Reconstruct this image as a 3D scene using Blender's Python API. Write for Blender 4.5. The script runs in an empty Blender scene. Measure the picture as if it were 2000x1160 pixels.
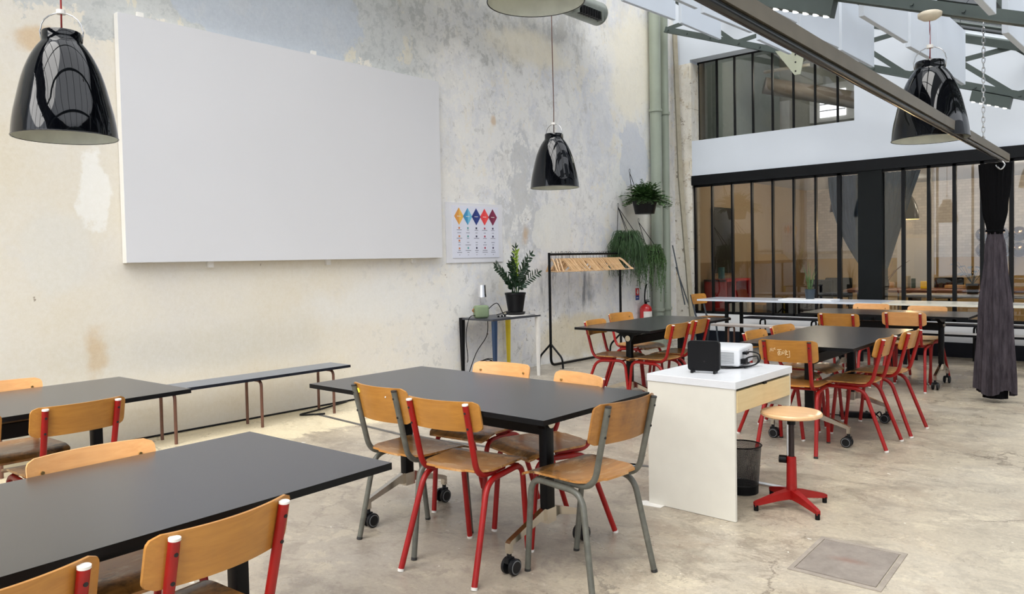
import bpy, bmesh, math, random
from mathutils import Vector, Matrix
rnd = random.Random(7)
S = bpy.context.scene
C = S.collection
PI = math.pi
R = math.radians

# ------------------------------------------------------------------ camera
cam_d = bpy.data.cameras.new('camera'); cam = bpy.data.objects.new('camera', cam_d); C.objects.link(cam)
cam_d.sensor_width = 36.0; cam_d.lens = 1505.76 / 2000 * 36.0
cam_d.shift_y = -22.6 / 2000; cam_d.clip_start = 0.05; cam_d.clip_end = 200
rt = Vector((0.7513131, 0.65965212, -0.0196903)); up = Vector((-0.00793355, 0.03886198, 0.99921309)); fw = Vector((-0.65989824, 0.75056567, -0.0344309))
M = Matrix(((rt.x, up.x, -fw.x, 0), (rt.y, up.y, -fw.y, 0), (rt.z, up.z, -fw.z, 0), (0, 0, 0, 1)))
cam.matrix_world = Matrix.Translation((0, 0, 1.3835)) @ M
S.camera = cam

# ------------------------------------------------------------------ world, light, exposure
w = bpy.data.worlds.new('sky'); S.world = w; w.use_nodes = True
nt = w.node_tree; nt.nodes.clear()
wo = nt.nodes.new('ShaderNodeOutputWorld'); bg = nt.nodes.new('ShaderNodeBackground')
tcw = nt.nodes.new('ShaderNodeTexCoord'); sepw = nt.nodes.new('ShaderNodeSeparateXYZ'); rw = nt.nodes.new('ShaderNodeValToRGB')
nt.links.new(tcw.outputs['Generated'], sepw.inputs[0]); nt.links.new(sepw.outputs['Z'], rw.inputs[0])
rw.color_ramp.elements[0].color = (0.86, 0.91, 1.0, 1); rw.color_ramp.elements[0].position = 0.0
rw.color_ramp.elements[1].color = (0.93, 0.955, 1.0, 1); rw.color_ramp.elements[1].position = 0.8
nt.links.new(rw.outputs[0], bg.inputs['Color']); nt.links.new(bg.outputs[0], wo.inputs['Surface'])
bg.inputs['Strength'].default_value = 1.35
sun_d = bpy.data.lights.new('sun', 'SUN'); sun_d.energy = 3.0; sun_d.angle = R(60); sun_d.color = (1.0, 0.97, 0.92)
sun = bpy.data.objects.new('sun', sun_d); C.objects.link(sun)
sun.rotation_euler = Vector((-0.12, 0.66, -0.74)).to_track_quat('-Z', 'Y').to_euler()
S.view_settings.view_transform = 'Standard'; S.view_settings.look = 'None'
S.view_settings.gamma = 1; S.view_settings.use_curve_mapping = False
S.view_settings.exposure = 0.85
def point_light(name, loc, e, col, r=0.1):
    d = bpy.data.lights.new(name, 'POINT'); d.energy = e; d.color = col; d.shadow_soft_size = r
    o = bpy.data.objects.new(name, d); o.location = loc; C.objects.link(o); return o

# ------------------------------------------------------------------ helpers
def tag(o, label=None, cat=None, group=None, kind=None):
    if label: o['label'] = label
    if cat: o['category'] = cat
    if group: o['group'] = group
    if kind: o['kind'] = kind
    return o
def empty(name, loc=(0, 0, 0), rz=0.0, label=None, cat=None, group=None):
    o = bpy.data.objects.new(name, None); C.objects.link(o); o.location = loc; o.rotation_euler = (0, 0, rz)
    o.empty_display_size = 0.1
    return tag(o, label, cat, group)
def place_empty(o, loc, rz=0.0):
    o.location = loc; o.rotation_euler = (0, 0, rz)
CH = {}
def copy_tree(o, parent=None):
    c = o.copy(); C.objects.link(c)
    if parent is not None: c.parent = parent
    CH[c] = []
    for ch in CH.get(o, []):
        CH[c].append(copy_tree(ch, c))
    return c
class MB:
    def __init__(s): s.bm = bmesh.new()
    def box(s, a, b, rz=0, piv=None):
        x0, y0, z0 = a; x1, y1, z1 = b
        ps = [Vector(p) for p in ((x0, y0, z0), (x1, y0, z0), (x1, y1, z0), (x0, y1, z0), (x0, y0, z1), (x1, y0, z1), (x1, y1, z1), (x0, y1, z1))]
        if rz:
            pv = Vector(piv) if piv else Vector(((x0 + x1) / 2, (y0 + y1) / 2, 0)); m = Matrix.Rotation(rz, 4, 'Z')
            ps = [m @ (p - pv) + pv for p in ps]
        v = [s.bm.verts.new(p) for p in ps]
        for f in ((0, 3, 2, 1), (4, 5, 6, 7), (0, 1, 5, 4), (1, 2, 6, 5), (2, 3, 7, 6), (3, 0, 4, 7)): s.bm.faces.new([v[i] for i in f])
        return s
    def bevel(s, r, seg=2):
        bmesh.ops.bevel(s.bm, geom=list(s.bm.edges), offset=r, segments=seg, affect='EDGES', profile=0.5); return s
    def tube(s, pts, r, n=10, cap=True, closed=False):
        pts = [Vector(p) for p in pts]; m = len(pts)
        rs = r if isinstance(r, (list, tuple)) else [r] * m
        rings = []; prev = None
        for i, p in enumerate(pts):
            if closed: t = (pts[(i + 1) % m] - pts[i - 1])
            elif i == 0: t = pts[1] - p
            elif i == m - 1: t = p - pts[i - 1]
            else: t = (pts[i + 1] - p).normalized() + (p - pts[i - 1]).normalized()
            if t.length < 1e-9: t = Vector((0, 0, 1))
            t.normalize()
            if prev is None:
                a = Vector((0, 0, 1)) if abs(t.z) < 0.9 else Vector((1, 0, 0)); u = t.cross(a).normalized()
            else:
                u = prev - t * prev.dot(t)
                u = u.normalized() if u.length > 1e-6 else t.orthogonal().normalized()
            prev = u; v = t.cross(u)
            rings.append([s.bm.verts.new(p + (u * math.cos(2 * PI * k / n) + v * math.sin(2 * PI * k / n)) * rs[i]) for k in range(n)])
        rng = range(m if closed else m - 1)
        for i in rng:
            A, B = rings[i], rings[(i + 1) % m]
            for k in range(n): s.bm.faces.new((A[k], A[(k + 1) % n], B[(k + 1) % n], B[k]))
        if cap and not closed:
            s.bm.faces.new(rings[0][::-1]); s.bm.faces.new(rings[-1])
        return s
    def lathe(s, prof, c=(0, 0, 0), n=48, capb=False, capt=False):
        rings = []
        for r, z in prof:
            rings.append([s.bm.verts.new((c[0] + r * math.cos(2 * PI * k / n), c[1] + r * math.sin(2 * PI * k / n), c[2] + z)) for k in range(n)])
        for A, B in zip(rings, rings[1:]):
            for k in range(n): s.bm.faces.new((A[k], A[(k + 1) % n], B[(k + 1) % n], B[k]))
        if capb: s.bm.faces.new(rings[0][::-1])
        if capt: s.bm.faces.new(rings[-1])
        return s
    def cyl(s, a, b, r, n=20): return s.tube([a, b], r, n)
    def prism(s, poly, fn, t0, t1):
        A = [s.bm.verts.new(fn(p[0], p[1], t0)) for p in poly]; B = [s.bm.verts.new(fn(p[0], p[1], t1)) for p in poly]
        n = len(poly); s.bm.faces.new(A); s.bm.faces.new(B[::-1])
        for k in range(n): s.bm.faces.new((A[k], B[k], B[(k + 1) % n], A[(k + 1) % n]))
        return s
    def sheet(s, grid):  # grid of points -> faces
        V = [[s.bm.verts.new(p) for p in row] for row in grid]
        for i in range(len(V) - 1):
            for j in range(len(V[0]) - 1): s.bm.faces.new((V[i][j], V[i][j + 1], V[i + 1][j + 1], V[i + 1][j]))
        return s
    def slab(s, f, g, nu, nv, t):  # closed slab from surface f(u,v)->point with offset normal function g(u,v)
        top = [[Vector(f(i / nu, j / nv)) for j in range(nv + 1)] for i in range(nu + 1)]
        bot = [[top[i][j] - Vector(g(i / nu, j / nv)) * t for j in range(nv + 1)] for i in range(nu + 1)]
        T = [[s.bm.verts.new(p) for p in r] for r in top]; B = [[s.bm.verts.new(p) for p in r] for r in bot]
        for i in range(nu):
            for j in range(nv):
                s.bm.faces.new((T[i][j], T[i + 1][j], T[i + 1][j + 1], T[i][j + 1])); s.bm.faces.new((B[i][j], B[i][j + 1], B[i + 1][j + 1], B[i + 1][j]))
        for i in range(nu):
            s.bm.faces.new((T[i][0], B[i][0], B[i + 1][0], T[i + 1][0])); s.bm.faces.new((T[i][nv], T[i + 1][nv], B[i + 1][nv], B[i][nv]))
        for j in range(nv):
            s.bm.faces.new((T[0][j], T[0][j + 1], B[0][j + 1], B[0][j])); s.bm.faces.new((T[nu][j], B[nu][j], B[nu][j + 1], T[nu][j + 1]))
        return s
    def build(s, name, mat, parent=None, smooth=False, kind=None, fix=True):
        if fix: bmesh.ops.recalc_face_normals(s.bm, faces=list(s.bm.faces))
        me = bpy.data.meshes.new(name); s.bm.to_mesh(me); s.bm.free()
        mats = mat if isinstance(mat, list) else [mat]
        for m_ in mats: me.materials.append(m_)
        if smooth:
            for p in me.polygons: p.use_smooth = True
            if smooth == 'auto':
                try: me.set_sharp_from_angle(angle=R(38))
                except Exception: pass
        o = bpy.data.objects.new(name, me); C.objects.link(o)
        if parent is not None:
            o.parent = parent; CH.setdefault(parent, []).append(o); CH.setdefault(o, [])
        if kind: o['kind'] = kind
        return o
def arc(pts, rad, n=6):
    """polyline with rounded corners"""
    P = [Vector(p) for p in pts]; out = [P[0]]
    for i in range(1, len(P) - 1):
        a = (P[i - 1] - P[i]); b = (P[i + 1] - P[i]); r_ = min(rad, a.length * .49, b.length * .49)
        A = P[i] + a.normalized() * r_; B = P[i] + b.normalized() * r_
        for k in range(n + 1):
            t = k / n; out.append(A * (1 - t) ** 2 + P[i] * 2 * t * (1 - t) + B * t * t)
    out.append(P[-1]); return out
def rrect(x0, y0, x1, y1, r, n=5):
    o = []
    for cx, cy, a0 in ((x1 - r, y1 - r, 0), (x0 + r, y1 - r, 90), (x0 + r, y0 + r, 180), (x1 - r, y0 + r, 270)):
        for k in range(n + 1):
            a = R(a0 + 90 * k / n); o.append((cx + r * math.cos(a), cy + r * math.sin(a)))
    return o
def spline(pts, n=8):
    P = [Vector(p) for p in pts]; P = [P[0]] + P + [P[-1]]; out = []
    for i in range(1, len(P) - 2):
        for k in range(n):
            t = k / n; a, b, c, d = P[i - 1:i + 3]
            out.append(0.5 * ((2 * b) + (c - a) * t + (2 * a - 5 * b + 4 * c - d) * t * t + (-a + 3 * b - 3 * c + d) * t ** 3))
    out.append(P[-2]); return out

# ------------------------------------------------------------------ materials
class NG:
    def __init__(s, name):
        s.m = bpy.data.materials.new(name); s.m.use_nodes = True; s.t = s.m.node_tree
        s.b = s.t.nodes['Principled BSDF']; s.o = s.t.nodes['Material Output']; s._tc = None
    def n(s, ty, **k):
        x = s.t.nodes.new(ty)
        for a, b in k.items(): setattr(x, a, b)
        return x
    def l(s, a, b): s.t.links.new(a, b)
    def co(s, kind='Object'):
        if s._tc is None: s._tc = s.n('ShaderNodeTexCoord')
        return s._tc.outputs[kind]
    def val(s, v, sock):
        if isinstance(v, (int, float)): sock.default_value = v
        elif isinstance(v, (tuple, list)): sock.default_value = tuple(v) if len(v) == len(sock.default_value) else tuple(v) + (1,)
        else: s.l(v, sock)
    def math(s, op, a, b=None, clamp=False):
        x = s.n('ShaderNodeMath', operation=op, use_clamp=clamp); s.val(a, x.inputs[0])
        if b is not None: s.val(b, x.inputs[1])
        return x.outputs[0]
    def map(s, loc=(0, 0, 0), sc=(1, 1, 1), rot=(0, 0, 0), kind='Object'):
        x = s.n('ShaderNodeMapping'); s.l(s.co(kind), x.inputs[0]); x.inputs['Location'].default_value = loc; x.inputs['Scale'].default_value = sc; x.inputs['Rotation'].default_value = rot
        return x.outputs[0]
    def noise(s, scale=5, det=4, rough=0.55, vec=None, dist=0.0, out='Fac'):
        x = s.n('ShaderNodeTexNoise'); s.l(vec if vec is not None else s.co(), x.inputs['Vector'])
        x.inputs['Scale'].default_value = scale; x.inputs['Detail'].default_value = det; x.inputs['Roughness'].default_value = rough; x.inputs['Distortion'].default_value = dist
        return x.outputs[out]
    def ramp(s, f, stops, interp='LINEAR'):
        x = s.n('ShaderNodeValToRGB'); s.l(f, x.inputs[0]); cr = x.color_ramp; cr.interpolation = interp
        while len(cr.elements) < len(stops): cr.elements.new(0.5)
        for e, (p, c) in zip(cr.elements, stops):
            e.position = p; e.color = (c, c, c, 1) if isinstance(c, (int, float)) else (*c, 1)
        return x.outputs[0]
    def mix(s, f, a, b, mode='MIX'):
        x = s.n('ShaderNodeMix', data_type='RGBA', blend_type=mode); s.val(f, x.inputs[0]); s.val(a, x.inputs[6]); s.val(b, x.inputs[7])
        return x.outputs[2]
    def step(s, f, a, b):
        x = s.n('ShaderNodeMapRange', interpolation_type='SMOOTHSTEP'); s.l(f, x.inputs[0])
        x.inputs[1].default_value = a; x.inputs[2].default_value = b; x.inputs[3].default_value = 0; x.inputs[4].default_value = 1
        return x.outputs[0]
    def bump(s, h, st=0.2, d=0.01):
        x = s.n('ShaderNodeBump'); x.inputs['Strength'].default_value = st; x.inputs['Distance'].default_value = d; s.l(h, x.inputs['Height']); s.l(x.outputs[0], s.b.inputs['Normal'])
    def set(s, col=None, rough=None, metal=None, spec=None, coat=None):
        if col is not None: s.val(col, s.b.inputs['Base Color'])
        if rough is not None: s.val(rough, s.b.inputs['Roughness'])
        if metal is not None: s.b.inputs['Metallic'].default_value = metal
        if spec is not None: s.b.inputs['Specular IOR Level'].default_value = spec
        if coat is not None: s.b.inputs['Coat Weight'].default_value = coat; s.b.inputs['Coat Roughness'].default_value = 0.08
        return s.m
def lin(c):
    return tuple(((v / 255) / 12.92 if v / 255 <= 0.04045 else ((v / 255 + 0.055) / 1.055) ** 2.4) for v in c)
def simple(name, rgb, rough=0.5, metal=0.0, spec=0.5, var=0.06, vs=12, coat=None, bump=None):
    g = NG(name); c = lin(rgb); n = g.noise(vs, 3)
    a = tuple(max(0, v * (1 - var)) for v in c); b = tuple(min(1, v * (1 + var)) for v in c)
    g.set(g.ramp(n, [(0.3, a), (0.7, b)]), rough, metal, spec, coat)
    if bump: g.bump(g.noise(bump[0], 3), bump[1], 0.004)
    return g.m
def wood(name, c1, c2, wear=None, scale=1.0, grain=(1, 14, 14), rough=0.38, coat=0.25, dark=None):
    g = NG(name); v = g.map(sc=tuple(q * scale for q in grain)); n = g.noise(4, 5, 0.6, v, 0.6)
    col = g.ramp(n, [(0.25, lin(c1)), (0.75, lin(c2))])
    big = g.noise(5, 3, 0.5)
    col = g.mix(g.math('MULTIPLY', g.step(big, 0.45, 0.75), 0.35), col, lin(tuple(x * 0.78 for x in c1)))
    if wear:
        w_ = g.noise(7, 6, 0.7, g.map(loc=(3, 1, 2), sc=(1, 2.2, 1)), 0.3)
        col = g.mix(g.math('MULTIPLY', g.step(w_, wear[0], wear[1]), wear[3]), col, lin(wear[2]))
    if dark:
        w2 = g.noise(4.2, 6, 0.7, g.map(loc=(9, 4, 7)), 0.2)
        col = g.mix(g.math('MULTIPLY', g.step(w2, dark[0], dark[1]), dark[3]), col, lin(dark[2]))
    g.set(col, rough, coat=coat); return g.m
MT = {}
MT['red'] = simple('red_enamel', (146, 15, 13), 0.4, spec=0.4, var=0.12)
MT['greenrust'] = simple('grey_green_paint', (92, 92, 84), 0.38, var=0.22, vs=25)
MT['bluegrey'] = simple('blue_grey_paint', (60, 68, 76), 0.4)
MT['whitecap'] = simple('white_plastic', (225, 222, 216), 0.4)
MT['darkcap'] = simple('dark_plastic', (38, 38, 38), 0.4)
MT['bolt'] = simple('brass_bolt', (188, 160, 105), 0.3, 0.8)
MT['hole'] = simple('blackened_bolt', (18, 16, 16), 0.6)
MT['seat'] = wood('worn_beech_seat', (166, 110, 50), (196, 140, 74), wear=(0.52, 0.68, (222, 190, 145), 0.55), dark=(0.50, 0.62, (60, 38, 22), 0.8))
MT['seat_clean'] = wood('beech_seat', (184, 116, 44), (208, 142, 66), dark=(0.56, 0.72, (105, 76, 48), 0.55))
MT['back'] = wood('varnished_beech_back', (168, 112, 44), (192, 134, 56), wear=(0.66, 0.74, (215, 175, 110), 0.3))
MT['back_light'] = wood('pale_beech_back', (212, 150, 88), (228, 170, 108))
MT['back_dark'] = wood('brown_beech_back', (138, 90, 38), (170, 116, 52), dark=(0.5, 0.7, (95, 60, 34), 0.6))
g = NG('black_laminate'); n = g.noise(60, 2); g.b.inputs['IOR'].default_value = 1.9; g.set(g.ramp(n, [(0.3, lin((42, 42, 45))), (0.7, lin((46, 46, 49)))]), 0.25, spec=0.5); g.bump(g.noise(500, 1), 0.03, 0.001); MT['top'] = g.m
MT['edge'] = simple('black_edge', (8, 8, 10), 0.5, spec=0.2)
MT['black'] = simple('black_powder_coat', (7, 8, 11), 0.42, spec=0.2)
MT['alu'] = simple('cast_aluminium', (205, 198, 186), 0.2, 1.0, var=0.06)
MT['rubber'] = simple('black_rubber', (13, 15, 19), 0.45, spec=0.35)
MT['wheelrim'] = simple('grey_wheel_rim', (120, 122, 124), 0.4)
MT['lampblack'] = simple('glossy_black_enamel', (5, 6, 9), 0.03, spec=0.5, var=0.02)
MT['lampin'] = simple('pale_shade_lining', (205, 208, 196), 0.5)
MT['steel'] = simple('polished_steel', (200, 200, 200), 0.15, 1.0, var=0.03)
MT['redcord'] = simple('red_textile_cord', (150, 40, 38), 0.7)
MT['browncord'] = simple('brown_textile_cord', (90, 58, 48), 0.7)
MT['white'] = simple('white_lacquer', (219, 221, 224), 0.3, var=0.02)
MT['offwhite'] = simple('off_white_melamine', (222, 219, 208), 0.4, var=0.02)
MT['whitepaint'] = simple('white_wall_paint', (206, 213, 222), 0.8, var=0.025, vs=1.5)
MT['canvas'] = simple('screen_canvas', (209, 209, 211), 0.85, var=0.012, vs=1.2)
MT['canvas_edge'] = simple('screen_edge', (222, 219, 212), 0.8, var=0.01)
MT['birch'] = wood('birch_front', (214, 188, 138), (226, 203, 156), scale=1.0, grain=(14, 1, 14), rough=0.5, coat=0.0)
MT['stool'] = wood('pale_stool_seat', (218, 172, 122), (232, 192, 146), rough=0.4)
MT['hangwood'] = wood('hanger_wood', (206, 166, 120), (228, 194, 152), grain=(3, 3, 3), rough=0.45)
MT['brown'] = simple('brown_steel_tube', (104, 70, 56), 0.4, 0.2, var=0.15)
MT['benchtop'] = simple('slate_bench_top', (112, 118, 128), 0.33, var=0.06)
MT['benchedge'] = simple('navy_bench_edge', (12, 17, 30), 0.45, spec=0.3)
MT['blacksteel'] = simple('blackened_steel', (9, 11, 14), 0.45, spec=0.25, var=0.2, vs=4)
MT['pillar'] = simple('dark_steel_pillar', (14, 18, 19), 0.55, spec=0.2, var=0.15, vs=3)
MT['beam'] = simple('olive_brown_beam', (104, 97, 84), 0.45, 0.2, var=0.12, vs=6)
MT['track'] = simple('black_curtain_track', (9, 12, 13), 0.25, spec=0.35)
MT['truss'] = simple('grey_green_truss', (66, 76, 73), 0.5, var=0.1, vs=5)
MT['trusspale'] = simple('pale_green_truss', (168, 172, 152), 0.5, var=0.06, vs=5)
MT['pipe'] = simple('sage_pipe_paint', (146, 154, 140), 0.35, var=0.06, vs=3)
MT['baffle'] = simple('white_baffle', (196, 204, 214), 0.75, var=0.02, vs=2)
MT['duct'] = simple('galvanised_duct', (150, 155, 148), 0.4, 0.6, var=0.1)
MT['leaf'] = simple('dark_glossy_leaf', (26, 50, 28), 0.3, var=0.35, vs=30)
MT['leafyoung'] = simple('young_bright_leaf', (140, 170, 50), 0.4, var=0.2, vs=20)
MT['leaf2'] = simple('fresh_fern_leaf', (74, 106, 58), 0.5, var=0.4, vs=12)
MT['leaf3'] = simple('stringy_green_stem', (50, 78, 42), 0.6, var=0.4, vs=10)
MT['potblack'] = simple('black_pot', (9, 9, 12), 0.4, spec=0.3)
MT['soil'] = simple('potting_soil', (42, 32, 26), 0.95, var=0.3, vs=60)
MT['exred'] = simple('extinguisher_red', (190, 30, 34), 0.25, coat=0.5)
MT['paper'] = simple('poster_paper', (214, 216, 228), 0.7, var=0.01)
MT['board'] = simple('white_pinboard', (216, 216, 220), 0.7, var=0.01)
MT['curtain'] = NG('dusk_velvet').set(lin((84, 76, 84)), 0.85)
g = NG('dusk_velvet'); g.set(g.ramp(g.noise(40, 4, 0.7, g.map(sc=(1, 1, 0.15))), [(0.3, lin((44, 40, 45))), (0.7, lin((82, 75, 81)))]), 0.9, spec=0.15); MT['curtain'] = g.m
MT['curtainblack'] = simple('black_velvet', (10, 10, 12), 0.9, spec=0.1)
MT['bluecurtain'] = simple('blue_grey_sheer', (74, 92, 106), 0.85, var=0.1)
MT['green_speaker'] = simple('green_speaker_cloth', (118, 134, 104), 0.9, bump=(300, 0.5))
MT['leather'] = simple('tan_leather', (150, 105, 60), 0.6)
MT['blueleg'] = simple('navy_leg', (28, 52, 82), 0.4)
MT['yellowleg'] = simple('yellow_leg', (222, 196, 40), 0.4)
MT['redbox'] = simple('red_lacquer', (196, 34, 40), 0.4)
MT['teal'] = simple('teal_vase', (50, 110, 120), 0.4)
MT['walnut'] = wood('interior_table_wood', (110, 62, 40), (140, 84, 56))
MT['cardboard'] = simple('cardboard', (176, 140, 96), 0.8)
MT['darkcloth'] = simple('charcoal_cloth', (26, 26, 29), 0.9, spec=0.1)
MT['polewood'] = simple('grey_beige_pole', (150, 143, 124), 0.6, var=0.1)
MT['signblue'] = simple('sign_blue', (40, 60, 130), 0.5)
MT['signred'] = simple('sign_red', (200, 50, 50), 0.5)
MT['ivory'] = simple('ivory_plastic', (205, 195, 175), 0.45)
MT['tray'] = simple('pale_tray', (222, 224, 226), 0.35)
MT['blueglass'] = simple('pale_blue_table_top', (205, 214, 226), 0.12, spec=0.7, var=0.02)
MT['creamtop'] = simple('cream_table_top', (222, 220, 206), 0.15, spec=0.7, var=0.02)
MT['bluecable'] = simple('blue_cable', (30, 70, 150), 0.5)
def emis(name, rgb, st):
    g = NG(name); g.set(lin(rgb), 0.5); g.b.inputs['Emission Color'].default_value = (*lin(rgb), 1); g.b.inputs['Emission Strength'].default_value = st; return g.m
MT['bulb'] = emis('warm_lamp_glow', (255, 190, 110), 5.0)
MT['ledstrip'] = emis('led_strip', (255, 252, 244), 2.2)
def glass(name, tint=(1, 1, 1), ior=1.5, gloss=(1, 1, 1)):
    g = NG(name); tr = g.n('ShaderNodeBsdfTransparent'); gl = g.n('ShaderNodeBsdfGlossy'); fr = g.n('ShaderNodeFresnel'); mx = g.n('ShaderNodeMixShader')
    tr.inputs[0].default_value = (*tint, 1); gl.inputs['Roughness'].default_value = 0.0; gl.inputs[0].default_value = (*gloss, 1); fr.inputs[0].default_value = ior
    g.l(fr.outputs[0], mx.inputs[0]); g.l(tr.outputs[0], mx.inputs[1]); g.l(gl.outputs[0], mx.inputs[2]); g.l(mx.outputs[0], g.o.inputs[0]); return g.m
MT['glass'] = glass('window_glass', (0.86, 0.87, 0.86), 1.62)
MT['roofglass'] = glass('skylight_glass', (0.98, 0.98, 0.98), 1.3)
MT['smoke'] = glass('smoked_glass', (0.45, 0.42, 0.38), 2.0)
g = NG('wire_mesh'); tr = g.n('ShaderNodeBsdfTransparent'); mx = g.n('ShaderNodeMixShader')
vz = g.n('ShaderNodeTexChecker'); g.l(g.co(), vz.inputs[0]); vz.inputs['Scale'].default_value = 260; g.set(lin((28, 30, 33)), 0.4)
f_ = g.math('MAXIMUM', vz.outputs['Fac'], 0.35); g.l(f_, mx.inputs[0]); g.l(tr.outputs[0], mx.inputs[1]); g.l(g.b.outputs[0], mx.inputs[2]); g.l(mx.outputs[0], g.o.inputs[0]); MT['mesh'] = g.m

# distressed plaster of the long left wall: y, z in metres
g = NG('distressed_plaster')
sep = g.n('ShaderNodeSeparateXYZ'); g.l(g.co(), sep.inputs[0]); Y, Z = sep.outputs['Y'], sep.outputs['Z']
def blob(y0, z0, ry, rz, namp=0.7, nsc=1.6, soft=0.25, seed=0.0):
    a = g.math('DIVIDE', g.math('SUBTRACT', Y, y0), ry); b = g.math('DIVIDE', g.math('SUBTRACT', Z, z0), rz)
    d = g.math('SQRT', g.math('ADD', g.math('MULTIPLY', a, a), g.math('MULTIPLY', b, b)))
    n = g.noise(nsc, 6, 0.62, g.map(loc=(seed, seed * 1.7, seed * 0.3)))
    v = g.math('ADD', g.math('SUBTRACT', 1.0, d), g.math('MULTIPLY', g.math('SUBTRACT', n, 0.5), namp * 3))
    return g.step(v, 0.0, soft)
n1 = g.noise(0.9, 8, 0.62); n2 = g.noise(2.6, 9, 0.72, g.map(loc=(5, 2, 8)), 0.2); n3 = g.noise(8, 8, 0.72, g.map(loc=(1, 7, 3)), 0.25); n4 = g.noise(34, 6, 0.75)
n6 = g.noise(3.2, 9, 0.75, g.map(loc=(2, 9, 4), sc=(1, 1, 0.7)), 0.3)
col = g.ramp(n1, [(0.3, lin((217, 207, 186))), (0.5, lin((219, 212, 197))), (0.7, lin((214, 209, 200)))])
right_ = g.step(Y, 4.4, 7.0)
def lay(mask, k, rgb):
    global col
    col = g.mix(g.math('MULTIPLY', mask, k), col, lin(rgb))
AND = lambda a, b: g.math('MULTIPLY', a, b)
lay(right_, 0.75, (231, 232, 232))
lay(AND(g.step(n2, 0.49, 0.53), right_), 0.55, (212, 213, 217))
lay(AND(g.step(n2, 0.57, 0.60), right_), 0.5, (201, 204, 211))
lay(AND(g.step(n6, 0.55, 0.58), right_), 0.55, (229, 222, 206))
lay(AND(g.step(n6, 0.44, 0.41), right_), 0.5, (208, 207, 204))
lay(g.step(n2, 0.60, 0.66), 0.5, (216, 211, 201))
lay(AND(g.step(n3, 0.57, 0.60), g.step(Y, 3.6, 6.5)), 0.45, (182, 181, 177))
lay(AND(g.step(n3, 0.40, 0.37), right_), 0.5, (238, 233, 222))
# grey old paint above the screen
top_ = g.step(g.math('ADD', Z, g.math('MULTIPLY', g.math('SUBTRACT', n2, 0.5), 1.3)), 3.24, 3.30)
topm = g.math('MULTIPLY', top_, g.step(Y, 6.2, 5.4))
lay(topm, 0.8, (184, 188, 188))
lay(AND(topm, g.step(n3, 0.52, 0.56)), 0.6, (170, 173, 172))
lay(AND(topm, g.step(n6, 0.57, 0.59)), 0.8, (214, 207, 188))
lay(blob(3.95, 3.75, 0.95, 0.65, 0.35, 2.2, 0.06, 3), 0.85, (180, 187, 196))
gr_ = blob(6.2, 4.3, 1.9, 0.85, 0.6, 2.6, 0.5, 5)
lay(gr_, 0.4, (178, 178, 172)); lay(AND(gr_, g.step(n3, 0.5, 0.58)), 0.45, (156, 157, 154)); lay(AND(gr_, g.step(n6, 0.46, 0.40)), 0.45, (166, 166, 162))
gr2 = blob(8.0, 4.6, 1.2, 0.6, 0.5, 2.0, 0.6, 6)
lay(gr2, 0.5, (176, 176, 172)); lay(AND(gr2, g.step(n6, 0.5, 0.56)), 0.5, (156, 158, 160))
lay(blob(7.6, 4.05, 0.9, 0.3, 0.5, 2.0, 0.6, 9), 0.7, (238, 229, 206))
lay(blob(10.0, 2.9, 0.4, 0.5, 0.6, 2.8, 0.05, 4), 0.75, (200, 204, 213))
lay(blob(9.1, 3.2, 0.4, 0.5, 0.5, 2.4, 0.2, 14), 0.4, (208, 211, 218))
lay(blob(10.0, 4.2, 0.9, 1.1, 0.4, 1.3, 0.5, 24), 0.75, (238, 231, 211))
lay(blob(10.1, 1.8, 0.5, 0.6, 0.4, 1.3, 0.4, 34), 0.6, (233, 226, 206))
lay(AND(blob(7.4, 2.3, 0.6, 0.9, 0.7, 2.2, 0.3, 8), g.step(n6, 0.47, 0.52)), 0.7, (186, 188, 190))
# pale filler patches
col = g.mix(g.math('MULTIPLY', blob(2.35, 1.95, 0.13, 0.36, 0.55, 5, 0.25, 2), 0.6), col, lin((238, 238, 234)))
col = g.mix(g.math('MULTIPLY', blob(2.05, 1.5, 0.3, 0.35, 0.3, 2, 0.3, 12), 0.35), col, lin((214, 213, 206)))
col = g.mix(g.math('MULTIPLY', blob(8.0, 1.75, 0.42, 0.36, 0.3, 3, 0.05, 7), 0.7), col, lin((226, 225, 218)))
col = g.mix(g.math('MULTIPLY', blob(5.2, 0.95, 1.2, 0.3, 0.5, 1.6, 0.6, 17), 0.5), col, lin((222, 222, 219)))
# grey damp stains with vertical streaks
st = g.noise(1.0, 5, 0.6, g.map(loc=(0, 0.7, 0), sc=(1, 5.0, 0.8)))
damp = g.math('MULTIPLY', blob(8.25, 0.98, 0.8, 0.5, 0.35, 1.5, 0.4, 11), g.math('ADD', 0.3, g.math('MULTIPLY', g.step(st, 0.46, 0.56), 0.7)))
col = g.mix(g.math('MULTIPLY', damp, 0.9), col, lin((112, 115, 121)))
col = g.mix(g.math('MULTIPLY', g.math('MULTIPLY', damp, g.step(st, 0.42, 0.3)), 0.8), col, lin((222, 222, 226)))
spk = g.math('MULTIPLY', blob(7.6, 0.5, 1.3, 0.5, 0.4, 2.0, 0.5, 13), g.step(g.noise(14, 7, 0.75), 0.57, 0.66))
col = g.mix(g.math('MULTIPLY', spk, 0.75), col, lin((120, 122, 122)))
col = g.mix(g.math('MULTIPLY', blob(8.7, 0.3, 1.3, 0.40, 0.45, 1.8, 0.5, 19), 0.6), col, lin((206, 190, 148)))
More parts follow.
